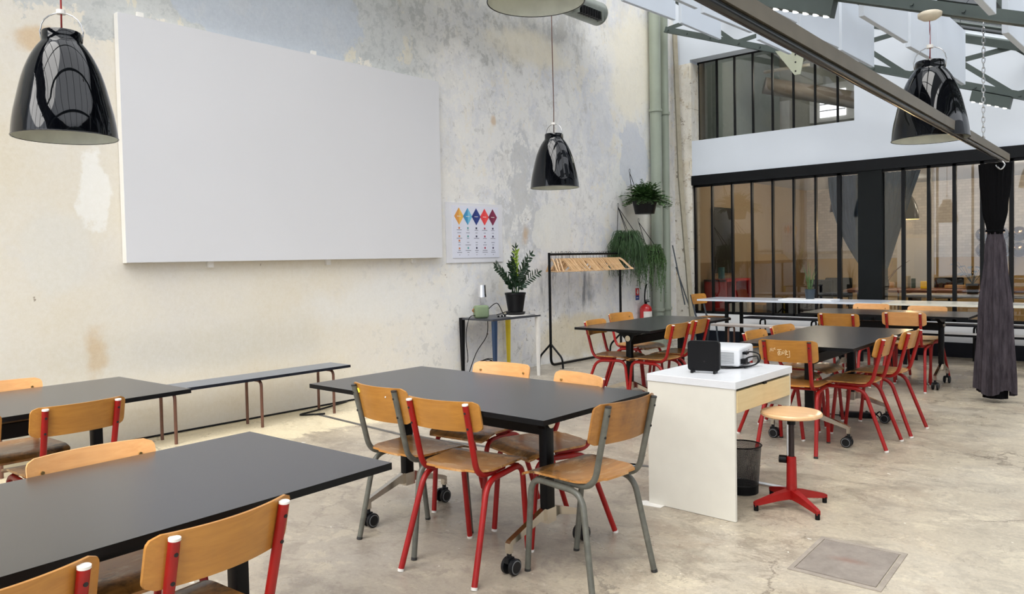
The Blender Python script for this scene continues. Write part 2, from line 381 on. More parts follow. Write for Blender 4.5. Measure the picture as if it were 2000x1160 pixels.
# rust and ochre stains
for (y0, z0, ry, rz, sd) in ((2.32, 0.72, 0.12, 0.30, 21), (2.05, 3.05, 0.28, 0.12, 22), (7.45, 1.68, 0.09, 0.16, 23), (6.9, 3.05, 0.06, 0.08, 25), (5.35, 4.35, 0.05, 0.07, 27)):
    col = g.mix(g.math('MULTIPLY', blob(y0, z0, ry, rz, 0.5, 5, 0.7, sd), 0.55), col, lin((196, 156, 98)))
col = g.mix(g.math('MULTIPLY', blob(3.2, 0.7, 1.6, 0.25, 0.7, 1.5, 0.8, 31), 0.35), col, lin((206, 198, 178)))
# chips, pits, scratches
col = g.mix(g.math('MULTIPLY', g.step(g.noise(9, 3, 0.6, g.map(loc=(2, 2, 9))), 0.735, 0.76), 0.7), col, lin((120, 104, 84)))
col = g.mix(g.math('MULTIPLY', g.step(g.noise(5, 9, 0.85, g.map(sc=(1, 2.4, 0.8), loc=(4, 0, 1))), 0.64, 0.68), 0.45), col, lin((178, 172, 160)))
col = g.mix(0.16, col, g.ramp(n4, [(0.3, 0.3), (0.7, 0.85)]), 'OVERLAY')
g.set(col, 0.85); g.bump(g.math('ADD', g.math('MULTIPLY', n3, 0.7), g.math('MULTIPLY', n4, 0.3)), 0.35, 0.012)
MT['plaster'] = g.m

g = NG('rough_stone_pier')
n1 = g.noise(2.5, 8, 0.7, g.map(sc=(1, 1, 0.6))); n2 = g.noise(9, 7, 0.75)
col = g.ramp(n1, [(0.3, lin((196, 190, 176))), (0.5, lin((222, 218, 208))), (0.7, lin((206, 194, 168)))])
col = g.mix(g.step(n2, 0.57, 0.66), col, lin((120, 108, 90)))
col = g.mix(g.math('MULTIPLY', g.step(g.noise(4, 8, 0.75, g.map(loc=(3, 1, 7))), 0.56, 0.62), 0.6), col, lin((160, 140, 108)))
br = g.n('ShaderNodeTexBrick'); g.l(g.map(sc=(1, 1, 1), rot=(PI / 2, 0, 0)), br.inputs[0]); br.inputs['Scale'].default_value = 1.1; br.inputs['Mortar Size'].default_value = 0.006; br.inputs['Brick Width'].default_value = 1.9; br.inputs['Row Height'].default_value = 0.82
col = g.mix(g.math('MULTIPLY', g.math('MULTIPLY', br.outputs['Fac'], g.step(n1, 0.5, 0.6)), 0.5), col, lin((90, 80, 68)))
g.set(col, 0.9); g.bump(n2, 0.7, 0.02); MT['pier'] = g.m

g = NG('worn_concrete_floor')
sep = g.n('ShaderNodeSeparateXYZ'); g.l(g.co(), sep.inputs[0]); X_, Y_ = sep.outputs['X'], sep.outputs['Y']
n1 = g.noise(0.75, 8, 0.62); n2 = g.noise(2.6, 9, 0.72, g.map(loc=(3, 3, 0), sc=(1, 1.6, 1)), 0.5); n3 = g.noise(13, 9, 0.78, None, 0.6); n5 = g.noise(1.3, 7, 0.7, g.map(loc=(8, 1, 0)), 0.8)
col = g.ramp(n1, [(0.3, lin((132, 122, 106))), (0.5, lin((160, 149, 130))), (0.7, lin((146, 139, 128)))])
col = g.mix(g.math('MULTIPLY', g.step(n2, 0.5, 0.62), 0.65), col, lin((112, 102, 88)))
col = g.mix(g.math('MULTIPLY', g.step(n2, 0.45, 0.40), 0.6), col, lin((182, 172, 150)))
n7 = g.noise(4.5, 9, 0.8, g.map(loc=(4, 8, 0)), 0.4)
col = g.mix(g.math('MULTIPLY', g.step(n7, 0.53, 0.60), 0.6), col, lin((112, 100, 86)))
col = g.mix(g.math('MULTIPLY', g.step(n7, 0.42, 0.38), 0.45), col, lin((176, 168, 152)))
col = g.mix(g.math('MULTIPLY', g.step(n5, 0.56, 0.66), 0.45), col, lin((118, 96, 76)))
col = g.mix(g.math('MULTIPLY', g.step(n3, 0.56, 0.66), 0.5), col, lin((188, 180, 164)))
col = g.mix(g.math('MULTIPLY', g.step(n3, 0.42, 0.32), 0.55), col, lin((92, 83, 72)))
# paler strip along the wall and paler bay on the right
edge_ = g.step(g.math('ADD', X_, g.math('MULTIPLY', g.math('SUBTRACT', n2, 0.5), 1.2)), -5.25, -5.4)
col = g.mix(g.math('MULTIPLY', g.math('MULTIPLY', edge_, g.step(Y_, 6.0, 4.5)), 0.7), col, lin((206, 194, 164)))
col = g.mix(g.math('MULTIPLY', g.step(g.math('ADD', X_, g.math('MULTIPLY', n1, 1.2)), -1.6, 0.4), 0.5), col, lin((180, 176, 166)))
col = g.mix(g.math('MULTIPLY', g.math('MULTIPLY', g.step(Y_, 4.6, 6.5), g.step(X_, -2.6, -3.6)), 0.5), col, lin((124, 124, 124)))  # greyer back-left floor: shade and reflection there painted into the colour
# hairline cracks and chips of paint
vo = g.n('ShaderNodeTexVoronoi', feature='DISTANCE_TO_EDGE'); vo.inputs['Scale'].default_value = 0.8
dn = g.noise(2.5, 6, 0.7, None, 0, 'Color'); mxv = g.mix(0.25, g.co(), dn); g.l(mxv, vo.inputs['Vector'])
col = g.mix(g.math('MULTIPLY', g.math('MULTIPLY', g.step(vo.outputs[0], 0.006, 0.002), g.step(n5, 0.42, 0.5)), 0.5), col, lin((80, 72, 64)))
chips = g.step(g.noise(7.5, 2, 0.5, g.map(loc=(6, 2, 0), sc=(1, 2.0, 1))), 0.745, 0.755)
col = g.mix(g.math('MULTIPLY', chips, 0.8), col, lin((214, 214, 208)))
dots = g.step(g.noise(30, 1, 0.5, g.map(loc=(6, 9, 0))), 0.79, 0.81)
col = g.mix(g.math('MULTIPLY', dots, 0.9), col, lin((218, 214, 204)))
n8 = g.noise(42, 6, 0.8)
col = g.mix(0.45, col, g.ramp(n8, [(0.3, 0.28), (0.7, 0.72)]), 'OVERLAY')
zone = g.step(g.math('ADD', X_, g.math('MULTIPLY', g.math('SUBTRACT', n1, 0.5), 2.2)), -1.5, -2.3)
col = g.mix(g.math('MULTIPLY', g.math('MULTIPLY', zone, g.step(X_, -5.6, -4.6)), 0.5), col, lin((112, 107, 104)))  # darker less-worn middle, with shade under the tables painted in
col = g.mix(1.0, col, (1.36, 1.34, 1.30, 1), 'MULTIPLY')
rg = g.ramp(g.noise(1.8, 6, 0.65), [(0.3, 0.2), (0.7, 0.46)])
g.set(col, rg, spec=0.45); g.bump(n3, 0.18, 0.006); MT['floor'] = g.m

g = NG('painted_white_brick')
br = g.n('ShaderNodeTexBrick'); g.l(g.map(rot=(PI / 2, 0, 0)), br.inputs[0]); br.inputs['Scale'].default_value = 4.6; br.inputs['Mortar Size'].default_value = 0.009
br.inputs['Color1'].default_value = (*lin((222, 216, 208)), 1); br.inputs['Color2'].default_value = (*lin((206, 200, 194)), 1); br.inputs['Mortar'].default_value = (*lin((182, 175, 168)), 1)
sp = g.n('ShaderNodeSeparateXYZ'); g.l(g.co(), sp.inputs[0])
g.set(g.mix(g.step(sp.outputs['Z'], 1.26, 1.24), br.outputs[0], lin((196, 168, 118))), 0.8); MT['brick'] = g.m
g = NG('two_tone_plaster'); sp = g.n('ShaderNodeSeparateXYZ'); g.l(g.co(), sp.inputs[0])
g.set(g.mix(g.step(sp.outputs['Z'], 1.26, 1.24), lin((178, 160, 134)), lin((140, 116, 84))), 0.8); MT['twotone'] = g.m
MT['greige'] = simple('greige_plaster', (172, 168, 154), 0.85, var=0.1, vs=1.5)
MT['innerfloor'] = simple('inner_floor', (120, 96, 74), 0.5, var=0.1)

# ------------------------------------------------------------------ setting
XL, YB = -6.31, 11.25
XR, YF = 5.2, -3.2
ZC = lambda x: (2.55 - 0.372 * x) if x < -0.35 else (2.68 + 0.372 * (x + 0.35))   # truss bottom chord
ZR = lambda x: ZC(x) + 0.78                                                          # glass roof
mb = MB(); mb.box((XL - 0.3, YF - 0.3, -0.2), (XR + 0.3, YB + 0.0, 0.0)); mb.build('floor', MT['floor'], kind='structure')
mb = MB(); mb.box((XL - 0.3, YF - 0.3, 0), (XL, YB + 0.4, 5.75)); mb.build('wall_left', MT['plaster'], kind='structure')
mb = MB(); mb.box((XR, YF - 0.3, 0), (XR + 0.3, YB + 0.4, 4.8)); mb.build('wall_right', MT['whitepaint'], kind='structure')
def xz(y0, y1):
    return (lambda a, b, t: (a, y0 if t == 0 else y1, b))
mb = MB(); ff = xz(YF - 0.3, YF)
mb.prism([(XL, 0), (XR, 0), (XR, 0.6), (XL, 0.6)], ff, 0, 1); mb.prism([(XL, 0.6), (XL + .5, 0.6), (XL + .5, ZR(XL + .5)), (XL, ZR(XL))], ff, 0, 1); mb.prism([(XR - .5, 0.6), (XR, 0.6), (XR, ZR(XR)), (XR - .5, ZR(XR - .5))], ff, 0, 1)
mb.build('wall_front', MT['whitepaint'], kind='structure')  # unseen wall, its opening shaped to let in light from behind
w4 = empty('window_added_fill', (0, 0, 0)); w4['kind'] = 'structure'  # unseen glazing added behind the camera as fill light
mb = MB(); mb.prism([(XL + .5, 0.6), (XR - .5, 0.6), (XR - .5, ZR(XR - .5)), (-0.35, ZR(-0.35)), (XL + .5, ZR(XL + .5))], xz(YF - 0.16, YF - 0.155), 0, 1); mb.build('pane', MT['roofglass'], w4)
for i in range(12):
    x = XL + .6 + i * .93
    mb = MB(); mb.box((x - .03, YF - .18, .6), (x + .03, YF - .12, ZR(x) - .02)); mb.build('mullion', MT['blacksteel'], w4)
# back wall: gable above the glazing, with an opening for the upper window
mb = MB(); T0, T1 = YB, YB + 0.28
f = xz(T0, T1)
wx0, wx1, wz0, wz1 = -6.02, -3.51, 3.21, 4.50
zcut = 3.95; xcut = -4.62
mb.prism([(XL, 2.64), (XR, 2.64), (XR, wz0), (XL, wz0)], f, 0, 1)
mb.prism([(XL, wz0), (wx0, wz0), (wx0, wz1), (XL, wz1)], f, 0, 1)
mb.prism([(XL, wz1), (xcut, wz1), (xcut, ZR(xcut) + .1), (XL, ZR(XL) + .1)], f, 0, 1)
mb.prism([(xcut, wz1), (wx1, zcut), (wx1, ZR(wx1) + .1), (xcut, ZR(xcut) + .1)], f, 0, 1)
mb.prism([(wx1, wz0), (XR, wz0), (XR, ZR(XR) + .1), (-0.35, ZR(-0.35) + .1), (wx1, ZR(wx1) + .1)], f, 0, 1)
mb.build('wall_back', MT['whitepaint'], kind='structure')
mb = MB(); mb.box((XL, YB - 0.004, 0), (-6.0, YB + 0.24, 4.45)); mb.build('wall_back_left', MT['pier'], kind='structure')
mb = MB(); mb.box((-6.0, YB - 0.01, 0.0), (XR, YB + 0.2, 0.45)); mb.build('wall_back_right', MT['white'], kind='structure')
mb = MB(); mb.box((-6.0, YB - 0.03, 0.0), (XR, YB - 0.01, 0.19)); mb.build('baseboard_back', MT['benchedge'], kind='structure')
mb = MB(); mb.box((-6.0, YB - 0.035, 2.5), (XR, YB + 0.26, 2.65)); mb.build('trim_1', MT['blacksteel'], kind='structure')
# window_1: long steel glazed partition
w1 = empty('window_1', (0, 0, 0)); w1['kind'] = 'structure'
mb = MB(); mb.box((-5.99, YB + .02, .45), (XR, YB + .075, .49)); mb.box((-5.99, YB + .02, 2.47), (XR, YB + .075, 2.505)); mb.build('window_frame', MT['blacksteel'], w1)
mul = [-5.97, -5.676, -5.34, -5.02, -4.695, -4.378, -4.058, -3.728, -2.894, -2.584, -2.286, -1.976, -1.66, -1.34, -1.02, -0.70, -0.38, -0.06, 0.26, 0.6, 1.0, 1.4, 1.8, 2.2, 2.6]
for i, x in enumerate(mul):
    wdt = 0.028 if i == 7 else (0.022 if i > 7 else 0.014)
    mb = MB(); mb.box((x - wdt, YB + .02, .45), (x + wdt, YB + .075, 2.5)); mb.build('mullion', MT['blacksteel'], w1)
mb = MB(); mb.box((-5.97, YB + .045, .47), (-3.45, YB + .050, 2.48)); mb.build('pane', MT['glass'], w1)
mb = MB(); mb.box((-3.15, YB + .045, .47), (XR, YB + .050, 2.48)); mb.build('pane', MT['glass'], w1)
mb = MB(); mb.box((-3.46, YB - 0.02, 0.0), (-3.15, YB + 0.26, 2.5)); mb.build('trim_2', MT['pillar'], kind='structure')
# window_2: upper window with clipped corner
w2 = empty('window_2', (0, 0, 0)); w2['kind'] = 'structure'
yw = YB + 0.25
poly = [(wx0, wz0), (wx1, wz0), (wx1, zcut), (xcut, wz1), (wx0, wz1)]
mb = MB()
for (a, b), (c_, d) in zip(poly, poly[1:] + poly[:1]):
    mb.tube([(a, yw + .02, b), (c_, yw + .02, d)], 0.022, 4)
mb.build('window_frame', MT['blacksteel'], w2)
for x in (-5.69, -5.39, -5.09, -4.78, -4.46, -4.14, -3.82):
    zt = wz1 if x < xcut else wz1 + (zcut - wz1) * (x - xcut) / (wx1 - xcut)
    mb = MB(); mb.box((x - .012, yw, wz0), (x + .012, yw + .04, zt)); mb.build('mullion', MT['blacksteel'], w2)
mb = MB(); mb.prism(poly, xz(yw + .02, yw + .024), 0, 1); mb.build('pane', MT['glass'], w2)
# rooms behind the glass
mb = MB(); mb.box((XL - .3, YB, -0.2), (XR, 17.2, 0.0)); mb.build('floor_inner', MT['innerfloor'], kind='structure')
mb = MB(); mb.box((XL - .3, YB + .4, 0), (XL, 17.2, 6)); mb.build('wall_inner_left', MT['twotone'], kind='structure')
mb = MB(); mb.box((XL, 17.0, 0), (XR, 17.2, 2.9)); mb.build('wall_inner_back', MT['brick'], kind='structure')
mb = MB(); mb.box((XR - .1, YB + .28, 0), (XR, 17.0, 6)); mb.build('wall_inner_right', MT['twotone'], kind='structure')
mb = MB(); mb.box((XL, YB + .28, 2.75), (XR - .1, 17.0, 2.95)); mb.build('ceiling_inner', MT['whitepaint'], kind='structure')
mb = MB(); mb.box((XL, 15.0, 2.95), (XR - .1, 15.2, 6)); mb.build('wall_upper_back', MT['greige'], kind='structure')
mb = MB(); mb.prism([(XL, 5.8), (XR, 3.6), (XR, 3.75), (XL, 5.95)], xz(YB + .28, 15.0), 0, 1); mb.build('ceiling_upper', MT['greige'], kind='structure')
# glazed roof
rf = empty('ceiling', (0, 0, 0)); rf['kind'] = 'structure'
for x0, x1 in ((XL, -0.35), (-0.35, XR)):
    mb = MB(); mb.prism([(x0, ZR(x0 + 1e-4 if x0 > -1 else x0)), (x1, ZR(x1)), (x1, ZR(x1) + .008), (x0, ZR(x0) + .008)], xz(YF, YB + .28), 0, 1); mb.build('skylight_pane', MT['roofglass'], rf)
for i in range(19):
    y = YF + 0.4 + i * 0.78
    if y > YB: break
    mb = MB(); mb.tube([(XL, y, ZR(XL) - .03), (-0.35, ZR(-0.35) * 0 + y, ZR(-0.35) - .03)], 0.022, 4); mb.tube([(-0.35, y, ZR(-.35) - .03), (XR, y, ZR(XR) - .03)], 0.022, 4)
    mb.build('glazing_bar', MT['truss'], rf)
for x in (-5.2, -3.9, -2.6, -1.4, -0.35, 1.2, 3.0):
    mb = MB(); mb.box((x - .035, YF, ZR(x) - .17), (x + .035, YB, ZR(x) - .06)); mb.build('purlin', MT['truss'], rf)
# floor hatch and floor joints
t = empty('floor_hatch', (-1.14, 3.53, 0), 0, 'rusty square steel floor hatch set in the concrete near the stool', 'hatch')
hq = [(-1.335, 3.765), (-0.955, 3.785), (-0.93, 3.29), (-1.315, 3.285)]
hc = (-1.14, 3.53)
g = NG('rusty_hatch'); n = g.noise(9, 8, 0.75); cc = g.ramp(n, [(0.3, lin((128, 119, 110))), (0.7, lin((160, 150, 140)))])
n_ = g.noise(3, 5, 0.6); sp = g.n('ShaderNodeVectorMath', operation='LENGTH'); g.l(g.map(sc=(6, 14, 1)), sp.inputs[0])
g.set(g.mix(g.math('MULTIPLY', g.step(g.math('ADD', sp.outputs['Value'], g.math('MULTIPLY', n_, 1.6)), 1.5, 0.6), 0.45), cc, lin((140, 84, 64))), 0.55); MT['hatch'] = g.m
MT['hatchrim'] = simple('hatch_rim', (158, 148, 136), 0.6, var=0.2)
def quad_sc(k): return [((x - hc[0]) * k, (y - hc[1]) * k) for x, y in hq]
xyf = lambda a, b, t_: (a, b, t_)
mb = MB(); mb.prism(quad_sc(0.86), xyf, 0.0005, 0.005); mb.build('hatch_plate', MT['hatch'], t)
mb = MB(); o_, i_ = quad_sc(1.0), quad_sc(0.89)
for k in range(4): mb.prism([o_[k], o_[(k + 1) % 4], i_[(k + 1) % 4], i_[k]], xyf, 0.0005, 0.004)
mb.build('hatch_rim', MT['hatchrim'], t)
def joint(name, pts, wd, mat, label, cat):
    mb = MB()
    for (a, b), (c_, d) in zip(pts, pts[1:]):
        dx, dy = c_ - a, d - b; L = math.hypot(dx, dy); nx, ny = -dy / L * wd / 2, dx / L * wd / 2
        mb.prism([(a + nx, b + ny), (c_ + nx, d + ny), (c_ - nx, d - ny), (a - nx, b - ny)], xyf, 0.0004, 0.004)
    return tag(mb.build(name, mat), label, cat)
joint('floor_channel_cover', [(-5.95, 4.06), (-4.67, 3.98), (-3.9, 4.1), (-2.95, 4.3), (-2.3, 4.42)], 0.035, simple('channel_metal', (82, 80, 78), 0.5), 'long dark cable channel strip crossing the floor behind the middle table', 'floor strip')
joint('floor_plate', [(-3.0, 4.18), (-2.72, 4.26)], 0.2, simple('blue_grey_plate', (118, 130, 138), 0.35), 'small blue-grey metal floor plate behind the right chair of the middle table', 'floor plate')
mb = MB(); mb.tube(spline([(-6.27, 0.5, .012), (-6.26, 2.5, .012), (-6.25, 4.2, .012), (-6.27, 5.6, .012), (-6.26, 7.1, .012)], 6), 0.009, 6)
tag(mb.build('floor_cable', MT['black'], smooth=True), 'black cable lying along the foot of the plaster wall', 'cable')
mb = MB(); mb.tube(spline([(-6.24, 4.6, .01), (-6.1, 4.15, .01), (-6.04, 3.93, .01), (-5.9, 4.1, .01)], 6), 0.008, 6)
tag(mb.build('floor_cable', MT['black'], smooth=True), 'short black cable curling out below the right end of the wall bench', 'cable')

# ------------------------------------------------------------------ wall items
t = empty('projection_screen', (XL, 4.23, 1.41), 0, 'large blank white projection screen mounted on the plaster wall', 'screen')
mb = MB(); mb.box((0.004, -1.69, 0.0), (0.075, 1.70, 1.94)); mb.build('screen_frame', MT['canvas_edge'], t)
mb = MB(); mb.box((0.075, -1.69, 0.004), (0.078, 1.70, 1.94)); mb.build('screen_canvas', MT['canvas'], t)
for y, z in ((-1.52, 1.95), (0.1, 1.95), (-1.0, -0.03), (0.2, -0.03), (1.3, -0.03)):
    mb = MB(); mb.box((0.001, y, z - .02), (0.03, y + .05, z + .04)); mb.build('bracket', MT['whitecap'], t)
t = empty('wall_poster', (XL, 6.53, 1.35), 0, 'white board with a poster of five coloured diamonds on the plaster wall', 'poster')
mb = MB(); mb.box((0.001, -0.475, 0), (0.012, 0.475, 0.69)); mb.build('backing_board', MT['board'], t)
mb = MB(); mb.box((0.012, -0.38, 0.055), (0.017, 0.40, 0.655)); pap = mb.build('poster_sheet', MT['paper'], t)
dcol = [((214, 148, 70), (228, 178, 84)), ((60, 140, 184), (110, 180, 210)), ((34, 52, 118), (40, 60, 130)), ((222, 62, 66), (232, 76, 74)), ((116, 34, 66), (130, 42, 74))]
for i, (a, b) in enumerate(dcol):
    cy, cz, hw, hh = -0.27 + i * 0.142, 0.535, 0.077, 0.10
    fx = lambda p, q, t_: (t_, p, q)
    e_ = 0.0172 + 0.0004 * i
    mb = MB(); mb.prism([(cy, cz + hh), (cy, cz - hh), (cy - hw, cz)], fx, e_, e_ + 0.0006); mb.prism([(cy, cz + hh), (cy + hw, cz), (cy, cz - hh)], fx, e_, e_ + 0.0006)
    mb.bm.faces.ensure_lookup_table()
    o = mb.build('poster_diamond', [simple('diamond_%d' % i, a, 0.6, var=0.01), simple('diamond_b_%d' % i, b, 0.6, var=0.01)], t)
    for p in o.data.polygons:
        p.material_index = 1 if p.center.y > cy + 0.001 else 0
    mb = MB(); mb.box((e_ + .0007, cy - .03, cz - .003), (e_ + .0012, cy + .03, cz + .003)); mb.build('diamond_caption', MT['whitecap'], o)
icol = [simple('icon_%d' % i, c_, 0.6, var=0.01) for i, c_ in enumerate([(200, 120, 70), (90, 150, 150), (40, 44, 70), (170, 50, 80), (60, 50, 80)])]
ink = simple('poster_ink', (110, 112, 124), 0.6, var=0.01)
for i in range(5):
    cy = -0.27 + i * 0.142
    for j, z in enumerate((0.40, 0.305, 0.17) if i else (0.40, 0.305, 0.255, 0.165)):
        mb = MB(); mb.box((0.0172, cy - .012, z - .011), (0.0176, cy + .012, z + .011)); mb.build('poster_icon', icol[i], pap)
    mb = MB()
    for j, z in enumerate((0.378, 0.345, 0.282, 0.235, 0.205, 0.14, 0.118, 0.09)):
        hw = rnd.choice((.018, .03, .04, .045)) if j < 7 else .008
        mb.box((0.0172, cy - hw, z - .003), (0.0175, cy + hw, z + .003))
    mb.build('poster_text', ink, pap)

def caravaggio(x, y, z, cordmat, ceil_z, label, rise=True, ang=0):
    t = empty('pendant_lamp', (x, y, z), ang, label, 'lamp', 'black dome pendant lamps over the tables')
    r0 = 0.248
    prof = [(0.2480, 0.0000), (0.2443, 0.0436), (0.2393, 0.0818), (0.2319, 0.1254), (0.2232, 0.1635), (0.2133, 0.2071), (0.2034, 0.2507), (0.1922, 0.2943), (0.1786, 0.3379), (0.1637, 0.3760), (0.1488, 0.4088), (0.1339, 0.4360), (0.1203, 0.4578), (0.1079, 0.4742), (0.0992, 0.4851), (0.0955, 0.4932), (0.0942, 0.5123), (0.0942, 0.5368), (0.0893, 0.5450), (0.03, 0.548)]
    mb = MB(); mb.lathe(prof, n=72, capt=True); mb.build('lamp_shade', MT['lampblack'], t, smooth='auto', fix=False)
    mb = MB(); mb.lathe([(max(.005, r_ - 0.004), z_ + (0 if i == 0 else -0.004)) for i, (r_, z_) in enumerate(prof)] , n=72); mb.build('shade_lining', MT['lampin'], t, smooth=True)
    mb = MB(); mb.tube([(r0 * math.cos(a), r0 * math.sin(a), 0) for a in [2 * PI * k / 64 for k in range(64)]], 0.003, 6, closed=True); mb.build('shade_rim', MT['lampblack'], t, smooth=True)
    pts = [(0.098, 0, 0.49), (0.105, 0, 0.55)] + [(0.1 * math.cos(a), 0, 0.56 + 0.085 * math.sin(a)) for a in [PI * k / 10 for k in range(11)]] + [(-0.105, 0, 0.55), (-0.098, 0, 0.49)]
    mb = MB(); mb.tube(pts, 0.0035, 6); mb.build('wire_loop', MT['steel'], t, smooth=True)
    mb = MB(); mb.cyl((0, 0, 0.638), (0, 0, 0.66), 0.022, 16); mb.build('cord_clamp', MT['whitecap'], t, smooth='auto')
    hgt = ceil_z - z
    mb = MB(); mb.tube([(0, 0, 0.54), (0.004, 0, 0.8), (-0.003, 0, 0.54 + (hgt - .54) * .55), (0, 0, hgt)], 0.0045, 6); mb.build('lamp_cord', cordmat, t, smooth=True)
    if rise:
        mb = MB(); mb.lathe([(0.0, -0.062), (0.045, -0.055), (0.075, -0.035), (0.078, -0.01), (0.06, 0.0)], c=(0, 0, hgt), n=24); mb.build('ceiling_rose', MT['ivory'], t, smooth=True)
    return t
caravaggio(-4.43, 1.52, 2.065, MT['redcord'], ZC(-4.43), 'glossy black dome pendant lamp left of the big white screen', ang=0.9)
caravaggio(-4.87, 6.23, 2.10, MT['browncord'], ZC(-4.87), 'smallest-looking black pendant lamp, in front of the plaster wall right of the screen')
caravaggio(-1.385, 6.08, 2.17, MT['redcord'], ZC(-1.385) - .005, 'black pendant lamp hanging behind the steel curtain beam at the right')
caravaggio(-2.50, 3.07, 2.685, MT['redcord'], 4.1, 'pendant lamp cut off by the photo top, only its pale underside rim showing')

# duct along the top of the wall
t = empty('ventilation_duct', (-5.95, 8.6, 4.62), 0, 'round grey ventilation duct with slotted grille high on the plaster wall', 'duct')
mb = MB(); mb.cyl((0, -6.0, 0), (0, 0.0, 0), 0.15, 28)
mb.lathe([(0.15, 0), (0.145, 0.05), (0.12, 0.1)], n=28) if False else None
mb.build('duct_body', MT['duct'], t, smooth='auto')
mb = MB(); mb.tube([(0, 0, 0), (0, .02, 0), (0, .05, 0), (0, .07, 0)], [0.152, 0.15, 0.135, 0.10], 28); mb.build('end_cap', MT['duct'], t, smooth='auto')
for j in range(8):
    y = -0.14 - j * 0.055
    mb = MB(); mb.box((0.085, y - .04, -0.135), (0.155, y, -0.035)); mb.build('grille_slot', MT['edge'], t)
for k, y in enumerate((-0.1, -0.62)):
    mb = MB(); mb.box((0.07, y - .02, -0.15), (0.162, y, -0.02)); mb.build('grille_frame', MT['duct'], t)

# drain pipes
for (x, y, r, lb) in ((-6.2, 10.48, 0.088, 'thick sage green drainpipe beside the plaster wall, left of its thinner twin'), (-6.225, 10.80, 0.064, 'thinner sage green drainpipe in the corner, right of the thick one')):
    t = empty('drainpipe', (x, y, 0), 0, lb, 'pipe')
    mb = MB(); mb.cyl((0, 0, 0.0), (0, 0, 5.25 if r > .07 else 5.2), r, 32); mb.build('pipe_body', MT['pipe'], t, smooth='auto')
    for z in (0.55, 2.18, 3.62):
        mb = MB(); mb.cyl((0, 0, z - .02), (0, 0, z + .02), r + 0.014, 32); mb.build('pipe_collar', MT['pipe'], t, smooth='auto')
tag(MB().box((-6.30, 10.18, 0), (-5.94, 10.28, 0.46)).build('pipe_casing', MT['pipe']), 'low green-grey box casing at the foot of the drainpipes', 'casing')
mb = MB(); mb.tube([(-6.24, 11.17, 5.0), (-6.13, 11.10, 2.6), (-5.88, 11.02, 0.02)], 0.045, 4); tag(mb.build('wooden_pole', MT['polewood']), 'long grey-beige wooden batten leaning in the corner beside the drainpipes', 'pole')
for k, (a, b) in enumerate((((-6.2, 10.95, 1.55), (-6.02, 11.0, 0.6)), ((-6.2, 11.05, 1.2), (-5.98, 11.08, 0.55)))):
    mb = MB(); mb.tube([a, b], 0.01, 6)
    tag(mb.build('metal_rod', MT['bluegrey']), ('thin dark rod slanting beside the leaning batten, the longer one', 'thin dark rod slanting beside the leaning batten, the shorter one')[k], 'rod', 'rods in the corner')
# curtain beam, chain, curtain
t = empty('curtain_beam', (-1.25, 8.4, 2.16), 0.0212, 'long olive-brown steel beam carrying a black curtain track, hung overhead', 'beam')
mb = MB(); mb.box((-0.045, -11.4, 0.036), (0, 0, 0.098)); mb.build('beam_body', MT['beam'], t)
mb = MB(); mb.tube([(-0.02, -11.4, 0.019), (-0.02, -0.2, 0.019)], 0.018, 14); mb.build('curtain_track', MT['track'], t, smooth=True)
t = empty('hanging_chain', (-1.26, 7.24, 2.255), 0, 'steel link chain hanging from the truss down to the curtain beam', 'chain')
hc_ = 2.9 - 2.26; nl = 24; pitch = 0.95 / nl
for i in range(nl):
    z = i * pitch + .02; a = PI / 2 * (i % 2)
    pts = [(0.011 * math.cos(q) * math.cos(a), 0.011 * math.cos(q) * math.sin(a), z + 0.026 * math.sin(q)) for q in [2 * PI * k / 12 for k in range(12)]]
    mb = MB(); mb.tube(pts, 0.0035, 5, closed=True); mb.build('chain_link', MT['steel'], t, smooth=True)
t = empty('curtain', (-1.32, 8.12, 0), 0, 'dark purple-grey velvet curtain gathered and tied, hanging from the beam end', 'curtain')
def curt(prof, folds, amp, seed, z0, z1, flat=0.7, n=160, m=26, hem=0.0):
    rr = random.Random(seed); ph = [rr.uniform(0, 6.28) for _ in range(4)]
    grid = []
    for i in range(m + 1):
        z = z0 + (z1 - z0) * i / m
        r = None
        for (za, ra), (zb, rb) in zip(prof, prof[1:]):
            if za <= z <= zb + 1e-6:
                q = (z - za) / (zb - za); q = q * q * (3 - 2 * q); r = ra + (rb - ra) * q
        row = []
        for k in range(n + 1):
            a = 2 * PI * k / n
            am = amp * (r / 0.2)
            rr_ = r * (1 + am * math.sin(folds * a + ph[0] + z * 0.6) + am * 0.6 * math.sin((folds * 2 + 3) * a + ph[1] - z) + am * 0.5 * math.sin(5 * a + ph[2]))
            zz = z + (hem * math.sin(3 * a + ph[3]) if i == 0 else 0)
            row.append((rr_ * math.cos(a), rr_ * math.sin(a) * flat, zz))
        grid.append(row)
    return grid
mb = MB(); mb.sheet(curt([(0.09, 0.146), (0.8, 0.120), (1.4, 0.078), (1.56, 0.054)], 9, 0.16, 3, 0.09, 1.56, hem=0.03)); mb.build('curtain_drape', MT['curtain'], t, smooth=True)
mb = MB(); mb.sheet(curt([(1.52, 0.06), (1.75, 0.095), (2.0, 0.115), (2.155, 0.122)], 9, 0.10, 5, 1.52, 2.155)); mb.build('curtain_heading', MT['curtainblack'], t, smooth=True)
mb = MB(); mb.sheet(curt([(0.035, 0.095), (0.2, 0.1), (0.4, 0.085)], 7, 0.1, 8, 0.035, 0.4)); mb.build('curtain_lining', MT['curtainblack'], t, smooth=True)
mb = MB(); mb.tube([(0.068 * math.cos(a), 0.05 * math.sin(a), 1.55) for a in [2 * PI * k / 24 for k in range(24)]], 0.012, 6, closed=True); mb.build('tie_band', MT['curtainblack'], t, smooth=True)
